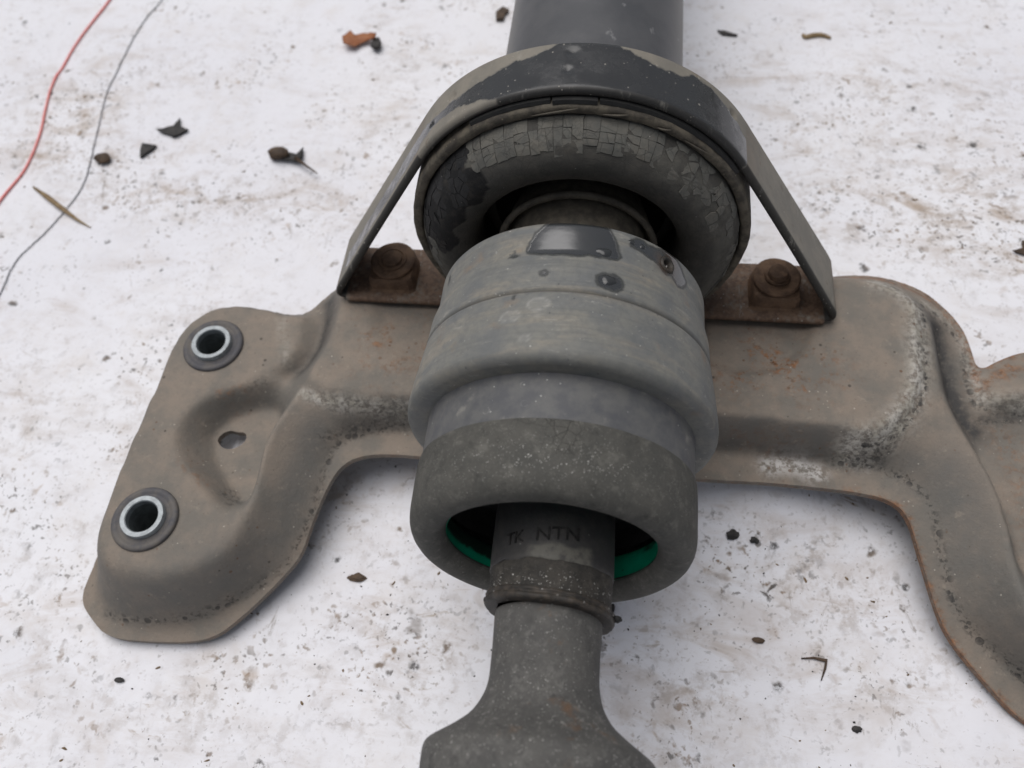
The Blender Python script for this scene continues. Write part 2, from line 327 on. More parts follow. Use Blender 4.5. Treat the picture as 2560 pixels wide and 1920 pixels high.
def revolve(prof, n=192, step=.12, closed=False, yaw=0., pivot=0., smooth=1):
    """prof: (r, y) list; returns V, F, (phi, y, r) per vertex. Turned about the shaft axis (the y axis)."""
    P = chaikin(prof, smooth) if smooth else np.array(prof, float)
    P = resample(P, step); k = len(P)
    ph = np.linspace(0, 2 * np.pi, n, endpoint=False)
    r = P[:, 0][:, None]; y = P[:, 1][:, None] + 0 * ph
    X = r * np.cos(ph); Z = r * np.sin(ph)
    V = np.stack([X, y, Z], -1).reshape(-1, 3)
    if yaw:
        V[:, 0] += -yaw * (V[:, 1] - pivot)
    F = []
    for i in range(k - 1):
        for j in range(n):
            j2 = (j + 1) % n
            F.append((i * n + j, i * n + j2, (i + 1) * n + j2, (i + 1) * n + j))
    if len(F) and (P[-1, 1] - P[0, 1]) > 0: F = [f[::-1] for f in F]
    pr = np.stack([np.broadcast_to(np.degrees(ph), (k, n)), y, np.broadcast_to(r, (k, n))], -1).reshape(-1, 3)
    return V, F, pr
def tubepath(pts, r, n=8, taper=None):
    P = np.asarray(pts, float); V = []; F = []; m = len(P)
    for i in range(m):
        t = P[min(i + 1, m - 1)] - P[max(i - 1, 0)]; t /= np.linalg.norm(t) + 1e-9
        u = np.cross(t, [0, 0, 1.]); u = u / (np.linalg.norm(u) + 1e-9) if np.linalg.norm(u) > 1e-3 else np.array([1., 0, 0]); v = np.cross(u, t)
        ri = r[i] if hasattr(r, '__len__') else r
        for k in range(n):
            a = 2 * np.pi * k / n; V.append(P[i] + ri * (np.cos(a) * u + np.sin(a) * v))
    for i in range(m - 1):
        for k in range(n):
            k2 = (k + 1) % n; F.append((i * n + k, i * n + k2, (i + 1) * n + k2, (i + 1) * n + k))
    F.append(tuple(range(n))); F.append(tuple(range((m - 1) * n, m * n))[::-1])
    return np.array(V), F
def seg_dist(Q, P):
    """distance of points Q (n,2) to polyline P (m,2)"""
    Q = np.asarray(Q, float); P = np.asarray(P, float)[:, :2]; best = np.full(len(Q), 1e9)
    for a, b in zip(P[:-1], P[1:]):
        d = b - a; L = d @ d + 1e-12; t = np.clip(((Q - a) @ d) / L, 0, 1)
        best = np.minimum(best, np.hypot(*(Q - a - t[:, None] * d).T))
    return best
def in_poly(Q, P):
    P = np.asarray(P, float)[:, :2]; x, y = Q[:, 0], Q[:, 1]; ins = np.zeros(len(Q), bool)
    for a, b in zip(P, np.roll(P, -1, 0)):
        c = ((a[1] > y) != (b[1] > y)); xi = (b[0] - a[0]) * (y - a[1]) / (b[1] - a[1] + 1e-12) + a[0]
        ins ^= c & (x < xi)
    return ins
def sdf(Q, P):
    d = seg_dist(Q, np.vstack([P, P[:1]])); return np.where(in_poly(Q, P), d, -d)
def fbm(p, s=1., o=3): return mnoise.fractal(Vector(p) * s, 1.0, 2.0, o)

# ------------------------------------------------------------------ the sheet on the ground
def sheet_z(x, y):
    z = .16 * fbm((x * .05, y * .09, 1.7), 1, 3) + .05 * fbm((x * .3, y * .3, 5.1), 1, 3)
    c = abs(fbm((x * .035 + 9, y * .05, 3.3), 1, 2)); z += .16 * math.exp(-(c / .05) ** 2)
    c = abs(fbm((x * .09 + 2, y * .03, 8.3), 1, 2)); z += .07 * math.exp(-(c / .05) ** 2)
    z = min(z, .22) - .22
    # the sheet bunches up a little under the right half of the beam
    z += 1.1 * math.exp(-((x + 12.65) / 1.0) ** 2 - ((y + 5.35) / 1.0) ** 2)      # and pushes up under the hole in the left arm
    z += 1.25 * math.exp(-((x - 7.0) / 3.6) ** 2 - ((y + 4.2) / 2.6) ** 2)
    return z - ZG
def build_sheet():
    xs = np.concatenate([np.linspace(-150, -50, 11)[:-1], np.arange(-50, 40, .6), np.linspace(40, 150, 12)])
    ys = np.concatenate([np.linspace(-150, -26, 13)[:-1], np.arange(-26, 36, .6), np.linspace(36, 150, 12)])
    V = []
    for y in ys:
        for x in xs:
            V.append((x, y, sheet_z(x, y)))
    nx = len(xs); F = [(j * nx + i, j * nx + i + 1, (j + 1) * nx + i + 1, (j + 1) * nx + i) for j in range(len(ys) - 1) for i in range(nx - 1)]
    g = np.zeros(len(V)); VV = np.array(V)
    for cx, cy, rx_, ry_, am in ((-26, 10.5, 6, 1.0, .9), (-19, 8.2, 5, 1.3, 1), (-28, 14, 4, 3, .7), (-24, 17, 5, 2.2, .4), (-14, 8, 4, 1.8, .6), (-11, 15, 2, 5, .35), (13, 9.5, 4, 2.2, .9), (17, 9, 4, 4, 1), (15, 13, 6, 2, .5), (12, 17.5, 5, 2, .45), (10, 14, 1.5, 4, .5), (18, 15, 3, 3, .5),
        (7.5, -8.3, 4, 2.4, .6), (4, -12, 3, 2.2, .6), (10, -12, 3, 1.6, .4), (-5, -11, 3, 2.5, .6), (-6.5, -13.5, 2.5, 1.5, .5), (-12, -15, 4, 2, .35), (-17, -14, 3, 3, .3), (-17, 1, 3, 3, .3), (-8.2, -7.2, 1.2, 1.6, .7), (-22, -6, 4, 5, .35)):
        g = np.maximum(g, am * np.exp(-((VV[:, 0] - cx) / rx_) ** 2 - ((VV[:, 1] - cy) / ry_) ** 2))
    o = mesh('ground_sheet', V, F, 'sheet', attrs=dict(grime=g)); o['kind'] = 'structure'
    o['label'] = 'dirty white plastic sheet spread under the parts'
build_sheet()
def ground_z(): return -ZG - .06

# ------------------------------------------------------------------ pressed crossmember: a height field from traced bends
EDGE = [(-5.25,-5.66,-5.7),(-6.33,-5.64,-5.7),(-7.47,-5.78,-5.7),(-8.14,-6.17,-5.8),(-8.47,-6.82,-5.9),(-8.71,-7.6,-6.1),(-8.92,-8.46,-6.3),(-9.12,-9.44,-6.6),(-9.63,-10.13,-6.8),(-10.35,-10.99,-7.0),(-11.15,-11.86,-7.2),(-11.67,-12.3,-7.3),(-12.43,-12.55,-7.4),(-13.81,-12.68,-7.4),(-15.59,-12.72,-7.4),(-16.45,-12.12,-7.4),(-17.12,-11.49,-7.4),
 (-17.05,-10.5,-7.3),(-16.6,-9.0,-7.0),(-16.4,-7.3,-6.8),(-16.25,-5.3,-6.6),(-16.1,-3.4,-6.4),(-16.0,-1.7,-6.3),(-15.6,-.5,-6.2),(-14.8,.35,-6.1),(-13.7,.5,-6.0),(-12.5,.4,-5.9),(-11.6,.2,-5.8),(-10.95,.3,-5.7),(-10.4,1.0,-5.6),(-9.7,1.9,-5.6),(-8.8,2.7,-5.6),(0,2.8,-5.6),(8.9,2.9,-5.4),
 (9.65,2.85,-5.0),(10.34,2.93,-5.0),(11.18,3.03,-5.1),(12.16,2.91,-5.2),(13.12,2.59,-5.4),(13.75,1.99,-5.5),(14.14,1.39,-5.5),(14.4,.86,-5.6),(14.5,.11,-5.6),(14.54,-.6,-5.6),(14.75,-.72,-5.4),(15.0,-.56,-5.3),(15.62,-.22,-5.3),(16.17,0,-5.3),
 (17.5,.3,-5.4),(19,-.3,-5.8),(20,-2,-6.2),(20.3,-6,-6.8),(20.2,-11,-7.3),(19,-13,-7.4),(17,-13.3,-7.4),(15.6,-12.95,-7.4),
 (14.75,-12.44,-7.4),(14.4,-12.15,-7.4),(13.86,-11.62,-7.2),(13.13,-10.82,-7.0),(12.55,-10.04,-6.8),(12.25,-9.22,-6.6),(12.02,-8.47,-6.3),(11.75,-7.52,-6.0),(11.59,-6.66,-5.9),(11.26,-6.19,-5.8),(10.77,-5.98,-5.7),(10.3,-5.9,-5.7),(9.74,-5.82,-5.7),(8.52,-5.76,-5.7),(6.83,-5.7,-5.7),(4.83,-5.77,-5.7),(0,-5.7,-5.7)]
LCREASE = [(0,-4.6,-5.6),(-5.97,-4.6,-5.6),(-7.19,-4.82,-5.6),(-8.19,-5.3,-5.6),(-8.6,-5.78,-5.7),(-8.7,-6.51,-5.8),(-8.82,-7.56,-6.0),(-9.05,-8.41,-6.2),(-9.35,-9.4,-6.5),(-9.7,-9.98,-6.7),(-10.4,-10.52,-6.9),(-11.05,-11.0,-7.1),(-11.93,-11.59,-7.2),(-12.86,-11.9,-7.3),(-13.8,-12.03,-7.3),(-14.85,-12.13,-7.3),(-15.84,-11.92,-7.3),(-16.54,-11.29,-7.3),(-16.6,-10.2,-7.2)]
LCREST = [(-9.77,-4.01,-4.35),(-10.4,-5.15,-4.4),(-10.66,-5.9,-4.45),(-10.68,-6.89,-4.55),(-10.7,-8.21,-4.7),(-10.9,-9.24,-4.9),(-11.05,-9.94,-4.9),(-11.6,-10.7,-4.9),(-12.67,-11.2,-4.95),(-13.92,-11.3,-5.0),(-15.06,-11.0,-5.0),(-15.75,-10.4,-4.95),(-16.05,-9.4,-4.9),(-15.97,-7.4,-4.9),(-15.8,-5.33,-4.9),(-15.7,-3.44,-4.9),(-15.65,-1.78,-4.9),(-15.25,-.84,-4.9),(-14.6,-.21,-4.9),(-13.74,.0,-4.9),(-12.5,-.08,-4.9),(-11.7,-.35,-4.95)]
LSTEP = [(0,-4.2,-4.25),(-5.73,-4.2,-4.25),(-7.86,-4.3,-4.3),(-8.8,-4.2,-4.3),(-9.77,-4.01,-4.35)]
VALLEY = [(-10.3,.6,-5.4),(-10.1,.2,-5.35),(-10.02,-.6,-5.3),(-10.0,-1.7,-5.3),(-10.25,-2.4,-5.35),(-10.8,-2.95,-5.4)]
POCKRIM = [(-11.3,-3.25,-5.0),(-12.6,-3.7,-4.92),(-13.9,-4.4,-4.9),(-14.4,-5.3,-4.9),(-14.25,-6.3,-4.9),(-13.55,-7.15,-4.9),(-12.5,-7.85,-4.9),(-11.7,-8.6,-4.9),(-11.1,-9.2,-4.9)]
POCKFLOOR = [(-11.5,-3.9,-5.7),(-12.4,-4.2,-5.85),(-13.2,-4.8,-5.9),(-13.4,-5.5,-5.9),(-12.9,-6.4,-5.9),(-12.1,-7.4,-5.85),(-11.4,-8.1,-5.8),(-11.0,-7.6,-5.8),(-10.98,-6.5,-5.8),(-10.98,-5.8,-5.8),(-10.75,-5.0,-5.7),(-10.9,-4.2,-5.6)]
PLATEAU = [(-9.35,1.5),(-9.15,.6),(-9.05,-.6),(-9.05,-1.6),(-9.25,-2.5),(-9.5,-3.3),(-9.55,-3.75),(-8.8,-4.0),(-7.86,-4.08),(-5.7,-4.0),(0,-3.9),(5,-4.15),(9.2,-4.25),(10.1,-4.45),(11.1,-3.6),(11.65,-2.75),(11.95,-1.7),(12.0,-.8),(12.15,.6),(12.1,1.1),(11.5,1.65),(10.5,2.0),(9.5,2.1),(-8.6,2.1)]
RWHITE = [(11.2,2.1,-4.35),(11.8,1.8,-4.35),(12.3,1.26,-4.35),(12.4,.66,-4.35),(12.22,-.81,-4.35),(12.16,-1.72,-4.35),(11.85,-2.89,-4.35),(11.25,-3.78,-4.4),(10.5,-4.5,-4.5),(9.75,-4.6,-4.7)]
RRIDGE = [(12.62,.9,-4.42),(12.68,.1,-4.42),(12.66,-.6,-4.42),(12.7,-1.69,-4.48),(12.75,-2.71,-4.52),(13.05,-3.61,-4.6),(13.5,-4.47,-4.65),(13.9,-5.4,-4.72),(14.13,-6.5,-4.8),(14.2,-7.57,-4.9),(14.22,-8.48,-4.9),(14.24,-9.35,-4.9),(14.5,-10.3,-4.9),(15.2,-11,-4.9),(16.5,-11.3,-4.95),(18,-11,-4.95),(18.8,-9.5,-4.9),(19,-5,-4.9),(18.5,-1.8,-4.9),(17.2,-1.3,-4.95),(15.74,-1.75,-5.0),(14.85,-2.1,-5.1)]
RVALLEY = [(13.2,.75,-5.4),(13.35,-.37,-5.65),(13.35,-1.44,-5.75),(13.5,-2.4,-5.8),(13.9,-3.2,-5.85),(14.3,-4.0,-5.85)]
RFARCREASE = [(12.6,1.7,-4.95),(13.1,1.55,-5.15),(13.5,1.3,-5.3),(14.0,.6,-5.45),(14.1,-.27,-5.5),(14.1,-1.15,-5.55),(14.15,-1.95,-5.6),(14.35,-2.3,-5.6),(15.2,-2.5,-5.6),(16,-2.5,-5.6)]
RPOCK = [(13.9,-4.0,-5.7),(14.6,-3.5,-5.7),(15.5,-3.3,-5.75),(17,-3.5,-5.8),(17.5,-5.5,-5.8),(17,-7.8,-5.7),(15.6,-8.6,-5.6),(14.65,-8.3,-5.65),(14.6,-6.6,-5.65),(14.35,-5.3,-5.7)]
RCREASE = [(0,-4.6,-5.6),(5.42,-4.5,-5.6),(7.46,-4.55,-5.6),(9.16,-4.8,-5.6),(10.4,-4.95,-5.62),(11.3,-5.15,-5.62),(11.87,-5.5,-5.65),(12.21,-5.95,-5.75),(12.38,-6.6,-5.9),(12.45,-7.2,-6.0),(12.55,-7.96,-6.2),(12.75,-9.09,-6.5),(13.35,-9.95,-6.9),(14.05,-10.6,-7.1),(14.95,-11.3,-7.2),(16,-12,-7.3),(17.5,-12.3,-7.3)]
HOLE = [(-13.22,-5.46),(-13.05,-5.12),(-12.75,-5.0),(-12.5,-5.08),(-12.2,-5.05),(-12.05,-5.32),(-12.25,-5.65),(-12.6,-5.82),(-12.95,-5.75)]
BUSH = [(-13.97, -1.97), (-14.27, -9.14)]

def build_member():
    h = .1; x0, y0 = -17.6, -13.7; nx, ny = 384, 172
    edge = np.array(EDGE, float); sm = chaikin(edge, 2, True)
    gx, gy = np.meshgrid(x0 + h * np.arange(nx), y0 + h * np.arange(ny)); Q = np.stack([gx.ravel(), gy.ravel()], 1)
    plate = in_poly(Q, chaikin(np.array(PLATEAU), 2, True)).reshape(ny, nx)
    rx = np.abs(gx) / 4.7; sad = -4.05 - 1.9 * np.clip(1 - rx ** 2, 0, 1) ** .6
    # shallow pressed ring beside the joint
    dr = np.hypot(gx - 6.0, gy - .1); ring = -.26 * np.clip((2.55 - dr) / .3, 0, 1)
    dl = np.hypot(gx + 5.0, gy + .2); ring += -.12 * np.clip((2.9 - dl) / .5, 0, 1)
    zplate = np.where(np.abs(gx) < 4.7, sad, -4.05) + ring
    pad = in_poly(Q, np.array([(-10.8,-.4),(-10.65,-1.2),(-10.65,-2.0),(-11.0,-2.6),(-11.8,-3.1),(-12.6,-3.45),(-14.15,-4.15),(-14.75,-5.3),(-14.5,-6.6),(-13.7,-7.5),(-12.5,-8.3),(-11.6,-9.3),(-11.5,-10.2),(-12.67,-10.9),(-13.9,-11.0),(-15,-10.7),(-15.6,-10.1),(-15.8,-9.3),(-15.6,-5.3),(-15.5,-1.8),(-15.1,-1.0),(-14.5,-.45),(-13.74,-.2),(-12.5,-.25)])).reshape(ny, nx)
    z = None
    for lev in (8, 4, 2, 1):
        H = h * lev; mx, my = (nx + lev - 1) // lev, (ny + lev - 1) // lev
        fix = np.zeros((my, mx), bool); val = np.zeros((my, mx)); cnt = np.zeros((my, mx))
        p = plate[::lev, ::lev]; fix |= p; val[p] = zplate[::lev, ::lev][p]; cnt[p] = 1
        p = pad[::lev, ::lev]; fix |= p; val[p] = -4.9; cnt[p] = 1
        acc = np.zeros((my, mx)); ac = np.zeros((my, mx))
        curves = [np.vstack([sm, sm[:1]])] + [chaikin(np.array(c, float), 2) for c in (LCREASE, LCREST, LSTEP, VALLEY, RWHITE, RRIDGE, RVALLEY, RFARCREASE, RCREASE)]
        curves += [chaikin(np.array(POCKRIM, float), 2)]
        for c in curves:
            R = resample(c, H * .5); ix = np.clip(np.round((R[:, 0] - x0) / H).astype(int), 0, mx - 1); iy = np.clip(np.round((R[:, 1] - y0) / H).astype(int), 0, my - 1)
            np.add.at(acc, (iy, ix), R[:, 2]); np.add.at(ac, (iy, ix), 1)
        q = ac > 0; val[q] = acc[q] / ac[q]; fix |= q
        gQ = np.stack([gx[::lev, ::lev].ravel(), gy[::lev, ::lev].ravel()], 1)
        for c, zz in ((POCKFLOOR, -5.98), (RPOCK, -5.9)):
            p = in_poly(gQ, chaikin(np.array(c, float), 1, True)).reshape(my, mx); fix |= p; val[p] = zz
        if z is None: z = np.full((my, mx), -5.5)
        else:
            zz = np.repeat(np.repeat(z, 2, 0), 2, 1)[:my, :mx]
            if zz.shape != (my, mx): zz = np.pad(zz, ((0, my - zz.shape[0]), (0, mx - zz.shape[1])), 'edge')
            z = zz
        z = np.where(fix, val, z)
        for _ in range(400):
            P = np.pad(z, 1, 'edge'); zn = .25 * (P[:-2, 1:-1] + P[2:, 1:-1] + P[1:-1, :-2] + P[1:-1, 2:]); z = np.where(fix, val, zn)
    ker = np.array([1, 4, 6, 4, 1.]) / 16
    def blur(z, k):
        for _ in range(k):
            P = np.pad(z, ((2, 2), (0, 0)), 'edge'); z = sum(ker[i] * P[i:i + ny] for i in range(5))
            P = np.pad(z, ((0, 0), (2, 2)), 'edge'); z = sum(ker[i] * P[:, i:i + nx] for i in range(5))
        return z
    soft = np.clip((-6.5 - gy) / 3, 0, 1) * np.clip((-10.2 - gx) / 1.5, 0, 1)      # the foot is drawn with wide radii
    z = blur(z, 1) * (1 - soft) + blur(z, 7) * soft
    z += np.array([.02 * fbm((a * .5, b * .5, 2.2), 1, 3) for a, b in Q]).reshape(ny, nx)
    # lips round the bushing seats
    for bx, by in BUSH:
        d = np.hypot(gx - bx, gy - by); z = np.where(d < 1.15, -4.9, z)
    cx = Q.reshape(ny, nx, 2); cen = (cx[:-1, :-1] + cx[1:, 1:]) * .5; CQ = cen.reshape(-1, 2)
    keep = in_poly(CQ, sm)
    hole = chaikin(np.array(HOLE, float), 2, True); keep &= ~in_poly(CQ, hole)
    for bx, by in BUSH: keep &= np.hypot(CQ[:, 0] - bx, CQ[:, 1] - by) > .62
    keep = keep.reshape(ny - 1, nx - 1)
    idx = np.arange(nx * ny).reshape(ny, nx)
    F = np.stack([idx[:-1, :-1], idx[:-1, 1:], idx[1:, 1:], idx[1:, :-1]], -1)[keep]
    XY = Q.copy(); Z = z.ravel().copy()
    # boundary edges, snapped to the traced outline
    from collections import Counter
    E = np.sort(np.concatenate([F[:, [0, 1]], F[:, [1, 2]], F[:, [2, 3]], F[:, [3, 0]]]), 1)
    u, c = np.unique(E, axis=0, return_counts=True); be = u[c == 1]; bv = np.unique(be)
    circ = [np.stack([b[0] + .62 * np.cos(np.linspace(0, 6.2832, 40)), b[1] + .62 * np.sin(np.linspace(0, 6.2832, 40))], 1) for b in BUSH]
    loops = [np.vstack([sm[:, :2], sm[:1, :2]]), np.vstack([hole, hole[:1]])] + circ
    for v in bv:
        q = Q[v]; best = None
        for L in loops:
            a, b = L[:-1], L[1:]; d = b - a; t = np.clip(((q - a) * d).sum(1) / ((d * d).sum(1) + 1e-12), 0, 1); pr = a + t[:, None] * d
            dd = np.hypot(*(q - pr).T); k = dd.argmin()
            if best is None or dd[k] < best[0]: best = (dd[k], pr[k])
        if best[0] < .16: XY[v] = best[1]
    used = np.unique(F); rm = -np.ones(nx * ny, int); rm[used] = np.arange(len(used)); Fn = rm[F]; n = len(used)
    top = np.column_stack([XY[used], Z[used]]); bot = top - np.array([0, 0, .26])
    # rim
    dirE = {}
    for f in Fn:
        for a, b in ((f[0], f[1]), (f[1], f[2]), (f[2], f[3]), (f[3], f[0])): dirE[(a, b)] = 1
    rim = [(a, b) for (a, b) in dirE if (b, a) not in dirE]
    rv = sorted({a for e in rim for a in e}); r1 = {v: 2 * n + i for i, v in enumerate(rv)}; r2 = {v: 2 * n + len(rv) + i for i, v in enumerate(rv)}
    V = np.vstack([top, bot, top[rv], bot[rv]])
    FF = Fn.tolist() + (Fn[:, ::-1] + n).tolist() + [(r1[b], r1[a], r2[a], r2[b]) for a, b in rim]
    q2 = V[:, :2]
    def near(c, wd): return np.exp(-(seg_dist(q2, chaikin(np.array(c, float)[:, :2], 2)) / wd) ** 2)
    shift = lambda c, dx, dy: np.array(c, float)[:, :2] + np.array([dx, dy])
    salt = np.maximum.reduce([1.25 * near(shift(RWHITE, -.22, -.05), .42), 1.1 * near(shift(LSTEP[1:], 0, -.12), .2), .75 * near(shift(RFARCREASE[:7], .2, .12), .26), .8 * near(shift(RFARCREASE[7:], 0, .3), .35), .45 * near([(-11.6,-.6),(-11.2,-1.6),(-10.9,-2.5)], .22)])
    pit = np.maximum.reduce([.85 * near(LCREASE[1:17], .1), .9 * near(RCREASE[3:], .12), 1.0 * near(shift(RWHITE, .12, 0), .1), .9 * near(RFARCREASE, .1), .7 * near([(12.3,1.35),(12.6,1.45),(13.2,1.3)], .2), .8 * near([(9.6,-4.9),(10.4,-4.72),(10.9,-4.4)], .24),
        .7 * near([(14.3,-2.75),(15,-2.75),(16,-2.7)], .12), .6 * near([(-8.9,-5.4),(-7.2,-4.75),(-6,-4.6)], .18), .7 * near([(-12.0,-7.6),(-11.6,-8.1)], .22), .5 * near([(-12.1,-3.5),(-11.6,-3.3)], .16)])
    fold_dark = np.maximum.reduce([1.15 * near([(13.2,.75),(13.4,-.4),(13.45,-1.4),(13.65,-2.4),(14.1,-3.1)], .48), .8 * near([(14.5,-2.65),(15.2,-2.6),(16.2,-2.5)], .28), .55 * near([(12.9,1.2),(13.3,.9)], .3), .7 * near([(4,-4.6),(7.5,-4.62),(9.3,-4.85)], .2), .95 * near([(-9.95,.5),(-9.75,-.1),(-9.7,-1.2),(-9.85,-2.1),(-10.3,-2.7)], .42), .16 * near([(-13.4,-4.2),(-14.0,-4.9),(-13.95,-6.1),(-13.2,-7.0)], .35), .45 * near([(-6,-4.5),(-8.2,-4.9)], .25), .5 * near([(9.7,-5.0),(10.6,-4.75)], .3)])  # near-black tone in the valleys, folds and along the left shoulder
    es = sdf(q2, sm[:, :2])
    rust = np.maximum.reduce([np.exp(-(es / .16) ** 2) * np.clip((q2[:, 0] - 8) / 3, .12, 1) * 1.1, 1.1 * near([(9.6,2.6),(11.0,2.75),(11.8,2.7),(13.4,2.2),(14.35,.5),(14.5,-.6)], .2), 1.2 * near([(14.4,-1.0),(14.45,-1.6),(14.7,-1.3)], .36), 1.0 * near([(15.0,-1.0),(15.6,-.75),(16.2,-.8)], .38),
        .55 * near([(-13.2,-4.0),(-12.4,-3.75)], .2), .5 * near([(-13.7,-6.9),(-12.7,-7.6)], .2), .3 * near([(-12.2,-4.3),(-12.6,-4.4)], .22), .45*near([(15.2,-3.3),(15.6,-5),(15.5,-7)], .7)])
    rustzone = np.maximum.reduce([np.clip(1 - np.hypot((q2[:, 0] - 7.0) / 3.3, (q2[:, 1] + 1.9) / 2.2), 0, 1) * 1.6, np.clip(1 - np.hypot((q2[:, 0] + 6.8) / 2.6, (q2[:, 1] + 2.0) / 2.6), 0, 1) * 1.0, .55 * near([(9.6,1.9),(10.6,2.2)], .5), .5 * near([(4.5,-4.4),(9,-4.6)], .3), .5 * near([(8.5,-3.2),(9.5,-2.6)], .7)])
    white = .95 * near([(7.0,-5.1),(7.7,-4.95),(8.6,-5.25)], .34) + .3 * near([(10.2,-4.95),(9.6,-4.8)], .2)
    gz, gxx = np.gradient(z, h); wl = np.clip(np.hypot(gz, gxx) * .9 - .45, 0, 1).ravel()[used]; wall_shade = np.concatenate([wl, wl, wl[rv], wl[rv]]); wall_shade = np.maximum.reduce([wall_shade, 1.25 * near(shift(LCREASE[4:15], -.55, .45), .75), 1.25 * near(shift(RCREASE[6:], .75, .35), .95), .9 * near([(11.6,-4.7),(12.3,-5.2),(13,-6.2)], .6)])  # mask by slope, plus bands on both arms, for the painted wall shade
    rr = np.zeros(len(V)); rr[2 * n:] = .75 * np.clip((V[2 * n:, 0] + 4) / 10, .35, 1); rust = np.maximum(rust, rr)
    root = thing('crossmember', 'grey brown pressed steel crossmember with rusty bends lying under the shaft', 'crossmember', (0, -3, -ZG))
    mesh('pressed_panel', V, FF, 'panel', root, attrs=dict(salt=salt, pit=pit, rust=rust, rustzone=rustzone, white=white, wall_shade=wall_shade, fold_dark=fold_dark))
    for i, (bx, by) in enumerate(BUSH):
        def ringmesh(prof, nn=48):
            a = np.linspace(0, 2 * np.pi, nn, endpoint=False); P = np.array(prof, float); k = len(P)
            V = np.array([(bx + r * np.cos(t), by + r * np.sin(t), zz) for r, zz in P for t in a])
            return V, [(q * nn + j, q * nn + (j + 1) % nn, (q + 1) * nn + (j + 1) % nn, (q + 1) * nn + j)[::-1] for q in range(k - 1) for j in range(nn)]
        b = mesh('bushing', *ringmesh([(1.17, -4.93), (1.17, -4.84), (1.12, -4.78), (.98, -4.77), (.93, -4.81), (.86, -4.82), (.8, -4.79), (.75, -4.8), (.75, -5.2)]), 'washer', root, sharp=50)
        mesh('sleeve', *ringmesh([(.76, -5.2), (.76, -4.62), (.74, -4.59), (.59, -4.59), (.56, -4.62), (.56, -4.85)]), 'sleevesteel', b, sharp=40)
        mesh('bore', *ringmesh([(.56, -4.85), (.555, -7.0), (.3, -7.1), (.01, -7.1)]), 'inner_sleeve', b, sharp=40)
build_member()

